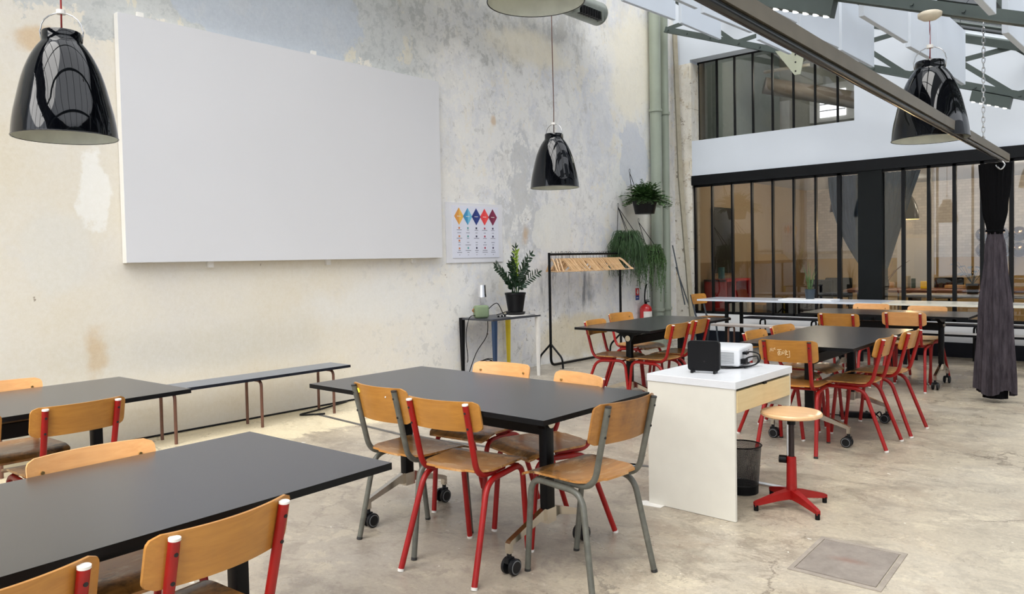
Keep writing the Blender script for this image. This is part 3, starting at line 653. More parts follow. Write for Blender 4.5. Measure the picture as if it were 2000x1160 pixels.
mb = MB(); mb.tube(spline([(0.06, -0.1, 2.17), (0.09, -0.11, 2.13), (0.06, -0.11, 2.09), (0.02, -0.1, 2.13)], 5), 0.007, 6); mb.build('curtain_hook', MT['steel'], t, smooth=True)

# ------------------------------------------------------------------ roof trusses, baffles
def truss(y, name_label, mat, extra=None):
    t = empty('roof_truss', (0, y, 0), 0, name_label, 'truss', 'riveted lattice roof trusses')
    x0, x1, h = (XL + .03 if y < 9 else -6.08), -0.4, 0.55
    def bar(a, b, wd, th, nm, mt, yo=0.0):
        a = Vector(a); b = Vector(b); d = (b - a).normalized(); n = Vector((-d.z, 0, d.x)) * wd / 2
        P = [a + n, b + n, b - n, a - n]
        mb = MB(); mb.prism([(p.x, p.z) for p in P], (lambda p, q, t_: (p, yo + t_, q)), -th / 2, th / 2); return mb.build(nm, mt, t)
    zb = lambda x: ZC(x) + .045
    bar((x0, 0, zb(x0)), (x1, 0, zb(x1)), 0.09, 0.012, 'bottom_chord', mat, -0.01)
    mb = MB(); mb.prism([(x0, ZC(x0)), (x1, ZC(x1)), (x1, ZC(x1) + .012), (x0, ZC(x0) + .012)], (lambda p, q, t_: (p, t_, q)), -0.05, 0.04); mb.build('chord_flange', mat, t)
    bar((x0, 0, zb(x0) + h), (x1, 0, zb(x1) + h), 0.09, 0.02, 'top_chord', mat, -0.01)
    n = 5; dx = (x1 - x0) / n
    for i in range(n):
        a, b = x0 + dx * i, x0 + dx * (i + 1)
        bar((a, 0, zb(a)), (b, 0, zb(b) + h), 0.06, 0.01, 'lattice_brace', mat, 0.004); bar((a, 0, zb(a) + h), (b, 0, zb(b)), 0.06, 0.01, 'lattice_brace', mat, 0.016)
        for q in (a + .06, a + dx * .33, a + dx * .66):
            mb = MB(); mb.tube([(q, -0.03, zb(q)), (q, -0.016, zb(q))], 0.013, 8); mb.build('rivet', mat, t)
    return t
truss(10.4 + 0.2, 'farther green lattice roof truss, just in front of the white gable', MT['truss'])
truss(6.16, 'nearer green lattice roof truss crossing above the back pendant lamp', MT['truss'])
t = empty('gusset_plate', (0, 10.5, 0), 0, 'pale tapered steel gusset plate with bolts under the far truss', 'bracket')
mb = MB(); mb.prism([(-4.31, 4.17), (-3.90, 4.12), (-3.965, 3.80), (-4.045, 3.80)], (lambda p, q, t_: (p, t_, q)), -.012, 0.0); mb.build('plate', MT['trusspale'], t)
for z in (4.07, 3.97, 3.85):
    mb = MB(); mb.tube([(-4.03, -.016, z), (-4.03, -.012, z)], 0.012, 8); mb.build('bolt', MT['hole'], t)
for k, (x0, x1, y, lb) in enumerate(((-3.0, -2.05, 6.16, 'dark strip light fixture under the nearer truss'), (-2.62, -2.1, 10.6, 'dark strip light under the far truss, left of the lamp'), (-1.95, -1.55, 10.6, 'dark strip light under the far truss, right of the lamp'))):
    t = empty('strip_light', (0, y, 0), 0, lb, 'light', 'strip lights under the trusses')
    mb = MB(); mb.prism([(x0, ZC(x0) + .01), (x1, ZC(x1) + .01), (x1 - .03, ZC(x1) - .12), (x0 - .03, ZC(x0) - .12)], (lambda p, q, t_: (p, t_, q)), -0.05, 0.05); mb.build('light_housing', MT['truss'], t)
    n = int((x1 - x0) / 0.075)
    for i in range(n):
        x = x0 + (x1 - x0) * (i + .5) / n - .03; mb = MB(); mb.cyl((x, 0, ZC(x) - .117), (x, 0, ZC(x) - .135), 0.028, 10); mb.build('lamp_lens', MT['ledstrip'], t)
bx = [(-4.97, 4.37, [(5.2, 6.3), (6.5, 7.6), (7.74, 8.84), (9.06, 10.15)]), (-3.98, 4.0, [(5.0, 6.1), (6.44, 7.56), (7.79, 8.90), (9.18, 10.15)]),
      (-2.92, 3.60, [(5.0, 6.0), (6.46, 7.55), (7.74, 8.72), (8.91, 10.02)]), (-1.95, 3.25, [(5.0, 6.0), (6.50, 7.61), (7.86, 8.66), (8.80, 10.02)]), (-0.98, 2.90, [(4.76, 5.87), (6.51, 7.62), (7.86, 8.9), (9.1, 10.1)])]
rowname = ['row nearest the plaster wall', 'second row from the plaster wall', 'middle row', 'row above the curtain beam', 'row farthest right']
posn = ['nearest to the viewer', 'second from the viewer', 'third from the viewer', 'farthest, by the gable']
bmesh0 = {}
for ri, (x, z, ys) in enumerate(bx):
    for pi_, (a, b) in enumerate(ys):
        L = b - a; hgt = min(0.9, ZR(x) - .2 - z) if True else 0
        t = empty('acoustic_baffle', (x, (a + b) / 2, z + (0.02 if (pi_ + ri) % 2 else 0)), -0.015 - 0.02 * ((ri * 3 + pi_) % 3), 'white hanging acoustic baffle, %s, %s' % (rowname[ri], posn[pi_]), 'baffle', 'white acoustic baffles under the roof')
        mb = MB(); mb.box((-0.022, -L / 2, 0), (0.022, L / 2, hgt)); mb.bevel(0.003, 1); mb.build('baffle_panel', MT['baffle'], t)
        for s in (-1, 1):
            mb = MB(); mb.tube([(0, s * L * .38, hgt), (0, s * L * .38, hgt + .12)], 0.003, 5); mb.build('hanging_wire', MT['steel'], t)

# ------------------------------------------------------------------ chairs
CW = dict(s=.305, bt=.259, zt=.770, wr=.401, br=.29, wf=.337)
CG = dict(s=.305, bt=.263, zt=.785, wr=.417, br=.215, wf=.327)
def make_chair(P, frame, cap, seat, back, bh=0.135, bolt='bolt'):
    root = empty('school_chair', (0, 0, 0))
    s, bt, zt, wr, br, wf = P['s'], P['bt'], P['zt'], P['wr'], P['br'], P['wf']; r = 0.0134
    zr = 0.425
    for sg in (-1, 1):
        x = sg * s / 2
        xi = sg * (s / 2 - 0.004)
        pts = arc([(x, -bt, zt), (xi, -bt + 0.085, zr + 0.012), (xi * 1.0, 0.03, zr + 0.016)], 0.075, 8)
        mb = MB(); mb.tube(pts, r, 14); post = mb.build('back_post', frame, root, smooth='auto')
        mb = MB(); mb.tube([(x, -bt - 0.0005, zt - 0.002), (x, -bt - .001, zt + .004)], r + 0.0006, 14); mb.build('post_cap', cap, post, smooth='auto')
        for z in (0.035, 0.105 if bh < .15 else .125):
            f_ = z / (zt - zr); yy = -bt + 0.085 * f_
            mb = MB(); mb.tube([(x, yy - r - .0015, zt - z), (x, yy - r + .004, zt - z)], 0.0052, 8); mb.build('screw_hole', MT['hole'], post)
            mb = MB(); mb.tube([(x, yy + r + .006, zt - z), (x, yy + r + .0165, zt - z)], 0.006, 8); mb.build('bolt', MT[bolt], root)
        xr0 = sg * (s / 2 + 0.026)
        xr = sg * (s / 2 + 0.02)
        a = (sg * wr / 2, -br, 0.0); b = (xr, -0.135, zr - 0.008); c_ = (xr, 0.155, zr + 0.004); d = (sg * wf / 2, 0.2, 0.0)
        full = arc([a, b, c_, d], 0.07, 8); mid = len(full) // 2
        mb = MB(); mb.tube(full[:mid + 1], r, 14); lg = mb.build('leg', frame, root, smooth='auto')
        mb = MB(); mb.tube([(a[0], a[1], 0.0), (a[0] * .998, a[1] + .003, 0.012)], r + .0012, 12); mb.build('foot_cap', cap, lg, smooth='auto')
        mb = MB(); mb.tube(full[mid:], r, 14); lg = mb.build('leg', frame, root, smooth='auto')
        mb = MB(); mb.tube([(d[0], d[1], 0.0), (d[0], d[1] - .002, 0.012)], r + .0012, 12); mb.build('foot_cap', cap, lg, smooth='auto')
    for y in (-0.06, 0.13):
        mb = MB(); mb.tube([(-s / 2 - .015, y, zr + .002), (s / 2 + .015, y, zr + .002)], 0.009, 8); mb.build('cross_bar', frame, root, smooth='auto')
    # seat: curved plywood with rounded outline
    def sw(v):  # half width along depth v 0(back)..1(front)
        e = 1.0
        if v < 0.22: e = 0.72 + 0.28 * math.sin((v / 0.22) * PI / 2)
        if v > 0.9: e = 1.0 - 0.10 * ((v - 0.9) / 0.1) ** 2
        return (0.182 + 0.016 * v) * e
    def fs(u, v):
        h = sw(v); xx = (u * 2 - 1) * h; yy = -0.175 + v * 0.385
        zz = 0.4655 + 0.002
        q = (yy + .02) / 0.2
        zz -= 0.010 * (1 - (xx / .2) ** 2) * max(0, 1 - q * q)
        if v > 0.72: zz -= 0.030 * ((v - 0.72) / 0.28) ** 2
        if v < 0.15: zz += 0.004 * (1 - v / .15)
        if abs(u * 2 - 1) < 0.55 and v == 0: yy -= 0.012
        return (xx, yy, zz)
    mb = MB(); mb.slab(fs, (lambda u, v: (0, 0, 1)), 22, 26, 0.010); mb.build('seat', seat, root, smooth='auto')
    # back rest: bent board in front of the posts
    hw = 0.2; rc = 0.028
    def fb(u, v):
        z = zt - bh + 0.012 + v * bh
        lim = hw
        dz = min(v, 1 - v) * bh
        if dz < rc: lim = hw - (rc - math.sqrt(max(0, rc * rc - (rc - dz) ** 2)))
        x = (u * 2 - 1) * lim
        f_ = (zt - z) / (zt - zr); y0 = -bt + 0.085 * f_ + 0.0125 + 0.009
        y = y0 - 0.022 + 0.022 * (x / (s / 2)) ** 2 * 1.0 + (0.0)
        y = y0 + 0.026 * ((x / (s / 2)) ** 2 - 1)
        return (x, y, z)
    mb = MB(); mb.slab(fb, (lambda u, v: (0, 1, 0)), 26, 14, 0.009); bk = mb.build('backrest', back, root, smooth='auto')
    root['_x'] = 1; del root['_x']
    return root, bk
protos = {}
protos['red'] = make_chair(CW, MT['red'], MT['whitecap'], MT['seat'], MT['back'])[0]
protos['redp'] = make_chair(CW, MT['red'], MT['whitecap'], MT['seat'], MT['back_light'])[0]
protos['redc'] = make_chair(dict(CW, zt=.775), MT['red'], MT['darkcap'], MT['seat_clean'], MT['back'], bh=0.155)[0]
protos['grey'] = make_chair(CG, MT['greenrust'], MT['darkcap'], MT['seat'], MT['back'], bh=0.172)[0]
protos['greyd'] = make_chair(CG, MT['greenrust'], MT['darkcap'], MT['seat'], MT['back_dark'], bh=0.172)[0]
protos['blue'] = make_chair(dict(CG, zt=.79), MT['bluegrey'], MT['darkcap'], MT['seat'], MT['back'], bh=0.15)[0]
used = set()
chairs = [
 ('greyd', -1.983, 2.711, 85.2, 'grey-green school chair with dark brown back, right end of the middle table', 'chairs around the middle table'),
 ('grey', -2.891, 2.549, -1.1, 'grey-green school chair with a yellow mark on its back, at the middle table', 'chairs around the middle table'),
 ('red', -2.482, 2.523, 9.0, 'red school chair seen from behind at the near side of the middle table', 'chairs around the middle table'),
 ('redp', -2.959, 3.063, 186.2, 'left of two pale-backed red chairs on the far side of the middle table', 'chairs around the middle table'),
 ('redp', -2.431, 2.983, 163.6, 'right of two pale-backed red chairs on the far side of the middle table', 'chairs around the middle table'),
 ('redc', -2.108, 5.466, 6.0, 'red school chair with scratched writing on its back, behind the white desk', 'chairs around the far right table'),
 ('red', -1.849, 5.838, 91.2, 'nearer red chair on the right side of the table behind the desk', 'chairs around the far right table'),
 ('red', -1.819, 6.399, 88.5, 'farther red chair on the right side of the table behind the desk', 'chairs around the far right table'),
 ('red', -2.329, 5.80, -88.8, 'nearer red chair left of the table behind the desk, above the projector', 'chairs around the far right table'),
 ('red', -2.335, 6.341, -92.6, 'farther red chair on the left side of the table behind the desk', 'chairs around the far right table'),
 ('red', -2.611, 8.072, -0.3, 'left of two red chairs on the near side of the rearmost black table', 'chairs around the rearmost black table'),
 ('redp', -2.131, 8.485, 3.3, 'right of two red chairs near the rearmost black table, with grained back', 'chairs around the rearmost black table'),
 ('redp', -2.77, 9.207, 178.2, 'school chair on the far side of the rearmost black table, left of two pale backs', 'chairs around the rearmost black table'),
 ('redp', -2.154, 9.011, 174.0, 'school chair on the far side of the rearmost black table, right of two pale backs', 'chairs around the rearmost black table'),
 ('red', -4.059, 6.11, -82.1, 'nearer red chair on the wall side of the table by the coat rack', 'chairs around the table by the coat rack'),
 ('red', -4.36, 6.96, -94, 'farther red chair on the wall side of the table by the coat rack', 'chairs around the table by the coat rack'),
 ('red', -3.66, 6.144, 91.2, 'nearer red chair on the room side of the table by the coat rack', 'chairs around the table by the coat rack'),
 ('red', -3.709, 6.62, 95.0, 'farther red chair on the room side of the table by the coat rack', 'chairs around the table by the coat rack'),
 ('red', -1.982, 0.896, 97.1, 'red school chair in the foreground with its whole curved back showing, at the nearest table', 'chairs around the nearest table'),
 ('red', -1.941, 0.41, 95.0, 'red school chair cut by the bottom left corner of the photo', 'chairs around the nearest table'),
 ('redp', -2.502, 0.984, -89.4, 'school chair on the far side of the nearest table, only its pale back top showing', 'chairs around the nearest table'),
 ('red', -3.965, 1.29, 92.0, 'red school chair on the near side of the far left table', 'chairs around the far left table'),
 ('redp', -4.54, 1.264, -90.0, 'pale-backed chair on the wall side of the far left table, cut by the left edge', 'chairs around the far left table'),
 ('red', -3.93, 0.78, 92.0, 'school chair cut off by the left edge, only its seat corner showing', 'chairs around the far left table'),
 ('blue', -5.319, 10.54, -93.2, 'blue-grey framed school chair at the left end of the long white table', 'chair'),
]
placed = []
for k, x, y, a, lb, gp in chairs:
    src = protos[k]
    o = copy_tree(src) if k in used else src
    used.add(k)
    o.location = (x, y, 0); o.rotation_euler = (0, 0, R(a)); o['label'] = lb; o['category'] = 'chair'
    if gp != 'chair': o['group'] = gp
    elif 'group' in o: del o['group']
    placed.append(o)
# marks on two backrests
def on_back(chair, P, pts, rad, mat, name, side=-1):
    mb = MB()
    for pl in pts:
        q = []
        for x, z in pl:
            f_ = (P['zt'] - z) / (P['zt'] - 0.425); y0 = -P['bt'] + 0.085 * f_ + 0.0215
            y = y0 + 0.026 * ((x / (P['s'] / 2)) ** 2 - 1)
            q.append((x, y - 0.0096, z))
        if len(q) == 1: q = q + [(q[0][0] + .004, q[0][1], q[0][2])]
        mb.tube(q, rad, 4)
    return mb.build(name, mat, chair)
MT['scratch'] = simple('scratched_varnish', (250, 236, 196), 0.6)
Wp = dict(CW, zt=.775)
def W(pts, ox, oz, k=0.01): return [[(ox + a * k, oz + b * k) for a, b in pl] for pl in pts]
mark = W([[(0, 0), (.6, 3), (1, .8), (1.8, 3.4), (1.7, .6)], [(2.6, 2.6), (3.2, 2.9)], [(2.6, 0.6), (2.8, 2.0)], [(4.6, 3.4), (3.8, 3.2), (3.9, 2.3), (4.6, 2.1)]], -0.115, 0.700, 0.009) + \
       W([[(0, 2.6), (2.4, 2.9)], [(0.3, 1.4), (2.2, 1.7)], [(1.2, 2.7), (1.0, 0)], [(0.2, 1.2), (0.4, -.4), (2.2, -.1), (2.4, 1.6)], [(0.9, .6), (1.7, .8)], [(3.4, 2.4), (2.8, .2)], [(3.0, 1.4), (3.7, .6)],
          [(4.8, 2.9), (4.1, 1.4)], [(4.4, 2.0), (4.4, -.3)], [(5.2, 2.6), (5.0, .2), (5.9, .1)], [(5.0, 1.5), (5.8, 1.9)], [(6.4, 2.3), (6.8, 2.2), (6.7, -1.2), (5.2, -1.4)]], -0.062, 0.685, 0.0125)
on_back(placed[5], Wp, mark, 0.0014, MT['scratch'], 'scratched_writing')
MT['yellowmark'] = simple('yellow_mark', (238, 214, 40), 0.5)
on_back(placed[1], CG, [[(-0.135, 0.772), (-0.128, 0.750)], [(-0.131, 0.772), (-0.122, 0.752)]], 0.0045, MT['yellowmark'], 'yellow_mark')
on_back(placed[1], CG, [[(0.085, 0.752), (0.089, 0.75)]], 0.004, MT['whitecap'], 'white_mark')

# ------------------------------------------------------------------ black wheeled tables
def make_table(L=1.6, Wd=0.8, h=0.74):
    root = empty('wheeled_table', (0, 0, 0))
    mb = MB(); mb.box((-L / 2, -Wd / 2, h - .022), (L / 2, Wd / 2, h)); 
    tp = mb.build('tabletop', [MT['top'], MT['edge']], root)
    for p in tp.data.polygons:
        p.material_index = 0 if p.normal.z > 0.5 else 1
    xc = L / 2 - 0.31
    mb = MB(); mb.box((-xc, -0.03, 0.57), (xc, 0.03, 0.645)); mb.bevel(0.004, 1); mb.build('cross_beam', MT['black'], root)
    for s in (-1, 1):
        x = s * xc
        mb = MB(); mb.box((x - .024, -0.03, 0.225), (x + .024, 0.03, 0.66)); mb.bevel(0.009, 2); mb.build('column', MT['black'], root, smooth='auto')
        mb = MB(); mb.prism([(-0.24, h - .022), (0.24, h - .022), (0.20, h - .036), (0.06, 0.655), (0.03, 0.60), (-0.03, 0.60), (-0.06, 0.655), (-0.20, h - .036)], (lambda p, q, t_: (x + t_, p, q)), -0.02, 0.02); mb.build('tilt_bracket', MT['black'], root)
        mb = MB(); mb.cyl((x + s * .02, 0, 0.63), (x + s * .034, 0, 0.63), 0.027, 20); mb.build('hinge_cap', MT['alu'], root, smooth='auto')
        # cast foot with two arms
        mb = MB()
        hub = [(x - .026, -.032), (x + .026, -.032), (x + .026, .032), (x - .026, .032)]
        mb.prism(hub, xyf, 0.165, 0.232)
        for q in (-1, 1):
            A = [(0.02, 0.232), (0.04, 0.232), (0.272, 0.152), (0.284, 0.143), (0.284, 0.098), (0.262, 0.098), (0.262, 0.131), (0.15, 0.160), (0.07, 0.182), (0.02, 0.172)]
            mb.prism([(a_ * q, b_) for a_, b_ in A], (lambda p, r_, t_: (x + t_, p, r_)), -0.0135, 0.0135)
        mb.build('foot', MT['alu'], root)
        for q in (-1, 1):
            cy = q * 0.262
            cs = MB(); cs.cyl((x, q * 0.273, 0.06), (x, q * 0.273, 0.1), 0.011, 12); cs.box((x - .012, q * .273 - .02, 0.055), (x + .012, q * .273 + .02, 0.078)); ca = cs.build('caster', MT['rubber'], root)
            for e in (-1, 1):
                wm = MB(); wm.tube([(x + e * .012, cy, 0.037), (x + e * .014, cy, 0.037), (x + e * .028, cy, 0.037), (x + e * .031, cy, 0.037)], [0.030, 0.037, 0.037, 0.033], 24); wm.build('caster_wheel', MT['rubber'], ca, smooth='auto')
                wm = MB(); wm.tube([(x + e * .0312, cy, 0.037), (x + e * .0325, cy, 0.037)], 0.030, 20); wm.build('wheel_rim', MT['wheelrim'], ca, smooth='auto'); wm = MB(); wm.tube([(x + e * .0324, cy, 0.037), (x + e * .0340, cy, 0.037)], 0.026, 20); wm.build('wheel_cover', MT['rubber'], ca, smooth='auto')
    return root
tproto = make_table()
tables = [(-2.717, 2.751, 0.1, 'black wheeled table in the middle, with a grey chair at its right end'),
 (-2.275, 0.758, 92.6, 'nearest black wheeled table, cut off by the bottom left corner'),
 (-4.261, 1.072, 93.0, 'black wheeled table at the far left edge, in front of the wall bench'),
 (-3.885, 6.53, 90.8, 'black wheeled table standing by the coat rack and the extinguisher'),
 (-2.089, 6.126, 91.0, 'black wheeled table behind the white desk, the curtain to its right'),
 (-2.38, 8.74, 0.8, 'rearmost black wheeled table, in front of the long white table')]
for i, (x, y, a, lb) in enumerate(tables):
    o = tproto if i == 0 else copy_tree(tproto)
    o.location = (x, y, 0); o.rotation_euler = (0, 0, R(a)); o['label'] = lb; o['category'] = 'table'; o['group'] = 'black folding tables on wheels'

# ------------------------------------------------------------------ white desk with its things
D = empty('white_desk', (-2.0, 4.06, 0), 0.0, 'small white desk with a birch drawer holding the projector', 'desk')
D.rotation_euler = (0, 0, R(-1.0))
mb = MB(); mb.box((-0.265, -0.36, 0.69), (0.265, 0.36, 0.73)); mb.bevel(0.002, 1); mb.build('desk_top', MT['white'], D)
mb = MB(); mb.box((-0.262, -0.355, 0.002), (0.258, -0.337, 0.689)); mb.build('side_panel', MT['offwhite'], D)
mb = MB(); mb.box((-0.262, 0.335, 0.50), (0.258, 0.353, 0.689)); mb.build('side_panel', MT['offwhite'], D)
mb = MB(); mb.tube([(0.245, 0.345, 0.5), (0.245, 0.345, 0.012), (-0.25, 0.345, 0.012), (-0.25, 0.345, 0.5)], 0.012, 4); mb.build('leg_frame', MT['white'], D)
mb = MB(); mb.box((-0.25, -0.337, 0.40), (-0.235, 0.335, 0.689)); mb.build('back_panel', MT['offwhite'], D)
dr = MB(); dr.box((0.245, -0.333, 0.565), (0.263, 0.333, 0.676)); dr.bevel(0.002, 1); dr = dr.build('drawer', MT['birch'], D)
mb = MB(); mb.box((0.256, -0.02, 0.674), (0.264, 0.02, 0.686)); mb.build('drawer_pull', MT['edge'], dr)
mb = MB(); mb.box((-0.22, -0.32, 0.57), (0.24, 0.32, 0.66)); mb.build('drawer_box', MT['offwhite'], dr)
mb = MB(); mb.prism([(-2.33, 3.69), (-2.27, 3.65), (-2.17, 3.665), (-2.17, 3.71), (-2.30, 3.73)], xyf, 0.0005, 0.003); tag(mb.build('paper_scrap', MT['whitecap']), 'torn white paper sheet on the floor under the desk corner', 'paper')
# router
t = empty('router', (-2.02, 3.90, 0.7305), R(14), 'square black wifi router standing upright on the white desk', 'router')
mb = MB(); mb.prism(rrect(-0.088, 0.012, 0.088, 0.178, 0.02), (lambda p, q, t_: (p, t_ + 0.12 * 0 - 0.05 * (q - .012) / .17 * 0, q)), -0.016, 0.016); mb.build('router_body', MT['black'], t, smooth='auto')
mb = MB(); mb.prism(rrect(-0.075, 0.022, 0.078, 0.17, 0.014), (lambda p, q, t_: (p, t_, q)), -0.0175, -0.016); mb.build('router_face', MT['edge'], t)
for s in (-1, 1):
    mb = MB(); mb.box((s * .062 - .006, -0.035, 0.0), (s * .062 + .006, 0.03, 0.014)); mb.build('router_foot', MT['black'], t)
mb = MB(); mb.tube([(0.005, -0.018, 0.065), (0.005, -0.0178, 0.065)], 0.005, 8); mb.build('router_port', MT['hole'], t)
# projector
t = empty('projector', (-2.06, 4.255, 0.7305), R(9), 'white projector with a black power lead on the desk behind the router', 'projector')
mb = MB(); mb.box((-0.12, -0.15, 0.012), (0.12, 0.15, 0.118)); mb.bevel(0.016, 4); pb = mb.build('projector_body', MT['white'], t, smooth='auto')
for j in range(9):
    z = 0.03 + j * 0.0075
    mb = MB(); mb.box((-0.10, -0.1512, z), (0.09, -0.1498, z + .0025)); mb.build('vent_slit', MT['wheelrim'], pb)
for j, (y, z, wd, hh) in enumerate([(-0.08, .085, .012, .006), (-.055, .085, .012, .006), (-.03, .085, .014, .008), (0.0, .086, .01, .008), (.03, .088, .006, .006), (.05, .09, .006, .006), (0.0, .066, .006, .006), (.04, .07, .006, .006), (-.1, .04, .05, .03)]):
    mb = MB(); mb.box((0.1192, y - wd / 2, z - hh / 2), (0.1212, y + wd / 2, z + hh / 2)); mb.build('projector_port', MT['hole'], pb)
for x in (-.1, .1):
    mb = MB(); mb.cyl((x, -.1, 0), (x, -.1, .014), 0.01, 10); mb.cyl((x, .1, 0), (x, .1, .014), 0.01, 10); mb.build('projector_foot', MT['darkcap'], t)
mb = MB(); mb.cyl((0.0, 0.125, 0.065), (0.0, 0.15, 0.065), 0.03, 20); mb.build('lens', MT['edge'], t, smooth='auto')
mb = MB(); c0 = (0.125, -0.10, 0.04)
mb.tube(spline([c0, (0.15, -0.09, 0.06), (0.175, -0.05, 0.065), (0.18, 0.01, 0.055), (0.175, 0.03, 0.02), (0.15, -0.03, 0.006), (0.06, -0.17, 0.006), (-0.04, -0.175, 0.006), (-0.09, -0.175, .006)], 8), 0.0045, 7)
mb.tube(spline([(0.125, -0.06, 0.085), (0.155, -0.03, 0.088), (0.185, 0.02, 0.07), (0.185, 0.04, 0.03), (0.165, -0.01, 0.01), (0.14, -0.12, 0.008)], 8), 0.004, 7); mb.box((0.121, -0.13, 0.028), (0.15, -0.08, 0.055)); mb.box((0.121, -0.09, 0.078), (0.145, -0.04, 0.092))
mb.build('power_lead', MT['black'], t, smooth='auto')
# stool
t = empty('swivel_stool', (-1.62, 4.12, 0), 0, 'round wooden work stool on a red four-star base beside the desk', 'stool')
mb = MB(); mb.lathe([(0.0, 0.502), (0.150, 0.502), (0.160, 0.509), (0.160, 0.519), (0.154, 0.526), (0.0, 0.528)], n=56); mb.build('seat', MT['stool'], t, smooth='auto')
mb = MB(); mb.cyl((0, 0, 0.25), (0, 0, 0.502), 0.0155, 20); mb.build('steel_spindle', simple('dark_steel', (48, 38, 36), 0.4, 0.5), t, smooth='auto')
mb = MB(); mb.cyl((0, 0, 0.455), (0, 0, 0.502), 0.022, 20); mb.build('seat_hub', MT['black'], t, smooth='auto')
mb = MB(); mb.tube([(0, 0, 0.045), (0, 0, 0.05), (0, 0, 0.275), (0, 0, 0.28)], [0.025, 0.029, 0.025, 0.02], 24); mb.build('column', MT['red'], t, smooth='auto')
mb = MB(); mb.cyl((-0.022, -.012, 0.262), (-0.06, -.02, 0.262), 0.021, 14); mb.build('height_knob', MT['black'], t, smooth='auto')
ft = [(-0.135, -0.185), (0.20, -0.13), (0.13, 0.215), (-0.19, 0.15)]
for fx_, fy_ in ft:
    a = math.atan2(fy_, fx_); L = 0.225
    ca_, sa_ = math.cos(a), math.sin(a)
    mb = MB()
    prof = [(0.015, 0.10, 0.022), (0.08, 0.088, 0.017), (L - .012, 0.052, 0.011), (L, 0.046, 0.011)]
    top = []; 
    for (d_, z_, h_) in prof:
        top.append([Vector((d_ * ca_ - e * h_ * sa_, d_ * sa_ + e * h_ * ca_, zz)) for e, zz in ((-1, z_), (1, z_), (1, z_ - .010 - (.04 - z_ * .1) * (1 - d_ / L) - .012), (-1, z_ - .010 - (.04 - z_ * .1) * (1 - d_ / L) - .012))])
    V = [[mb.bm.verts.new(p) for p in r_] for r_ in top]
    for A, B in zip(V, V[1:]):
        for k in range(4): mb.bm.faces.new((A[k], A[(k + 1) % 4], B[(k + 1) % 4], B[k]))
    mb.bm.faces.new(V[0][::-1]); mb.bm.faces.new(V[-1])
    lg = mb.build('base_arm', MT['red'], t)
    mb = MB(); mb.cyl(((L - .01) * ca_, (L - .01) * sa_, 0), ((L - .01) * ca_, (L - .01) * sa_, 0.032), 0.0125, 12); mb.build('foot_glide', MT['black'], lg, smooth='auto')
# waste bin
t = empty('waste_bin', (-1.95, 4.22, 0), 0, 'black wire mesh waste bin standing under the white desk', 'bin')
mb = MB(); mb.lathe([(0.088, 0.012), (0.108, 0.275)], n=48); mb.build('mesh_wall', MT['mesh'], t, smooth=True)
mb = MB(); mb.lathe([(0.0, 0.002), (0.09, 0.002), (0.091, 0.05), (0.088, 0.05), (0.087, 0.008), (0.0, 0.008)], n=40); mb.build('bin_base', MT['black'], t, smooth='auto')
mb = MB(); mb.tube([(0.109 * math.cos(a), 0.109 * math.sin(a), 0.277) for a in [2 * PI * k / 48 for k in range(48)]], 0.004, 6, closed=True); mb.build('bin_rim', MT['black'], t, smooth=True)
mb = MB(); mb.tube(spline([(-2.22, 4.4, .01), (-2.4, 4.2, .01), (-2.36, 4.0, .02), (-2.28, 3.95, .05), (-2.27, 4.1, .2)], 6), 0.012, 8); tag(mb.build('network_cable', MT['bluecable'], smooth=True), 'blue network cable on the floor left of the white desk', 'cable')
mb = MB(); mb.tube(spline([(-2.5, 4.28, .008), (-2.42, 4.02, .008), (-2.3, 3.9, .008)], 6), 0.006, 6); tag(mb.build('floor_cable', MT['black'], smooth=True), 'thin black cable beside the blue cable, left of the white desk', 'cable')
t = empty('power_strip', (-2.08, 6.72, 0), R(20), 'black power strip with coiled lead on the floor under the far right table', 'power strip')
mb = MB(); mb.box((-0.14, -0.03, 0.001), (0.14, 0.03, 0.045)); mb.bevel(.006, 2); mb.build('strip_body', MT['black'], t)
mb = MB(); mb.tube([(0.12 + .06 * math.cos(a), .05 * math.sin(a), .03 + .02 * math.sin(a * 3)) for a in [2 * PI * k / 30 for k in range(28)]], 0.006, 6); mb.tube(spline([(-0.14, 0, .01), (-.3, .05, .01), (-.5, .02, .01)], 5), 0.005, 6); mb.build('power_lead', MT['black'], t, smooth=True)

# ------------------------------------------------------------------ benches
def bench(x0, x1, y0, y1, h, legs, top, edge, tube, label, axis='y', r=0.0125, group='low benches'):
    cx, cy = (x0 + x1) / 2, (y0 + y1) / 2
    t = empty('bench', (cx, cy, 0), 0, label, 'bench', group)
    mb = MB(); mb.box((x0 - cx, y0 - cy, h - .024), (x1 - cx, y1 - cy, h)); o = mb.build('bench_top', [top, edge], t)
    for p in o.data.polygons: p.material_index = 0 if p.normal.z > .5 else 1
    for q in legs:
        mb = MB()
        if axis == 'y': P = [(x1 - cx - .035, q - cy, 0), (x1 - cx - .035, q - cy, h - .037), (x0 - cx + .035, q - cy, h - .037), (x0 - cx + .035, q - cy, 0)]
        else: P = [(q - cx, y0 - cy + .03, 0), (q - cx, y0 - cy + .03, h - .037), (q - cx, y1 - cy - .03, h - .037), (q - cx, y1 - cy - .03, 0)]
        mb.tube(arc(P, 0.05, 6), r, 12); mb.build('leg_frame', tube, t, smooth='auto')
    return t
bench(-6.16, -5.85, 1.25, 4.36, 0.43, (1.55, 2.72, 3.46, 4.19), MT['benchtop'], MT['benchedge'], MT['brown'], 'long low slate-topped bench on brown tube legs along the plaster wall')
bench(-4.86, -2.9, 9.58, 9.82, 0.45, (-4.62, -3.9, -3.1), simple('pale_bench_top', (196, 190, 184), 0.3), simple('pale_bench_edge', (150, 140, 134), 0.4), MT['brown'], 'pale-topped low bench in front of the long white table, left part', 'x')
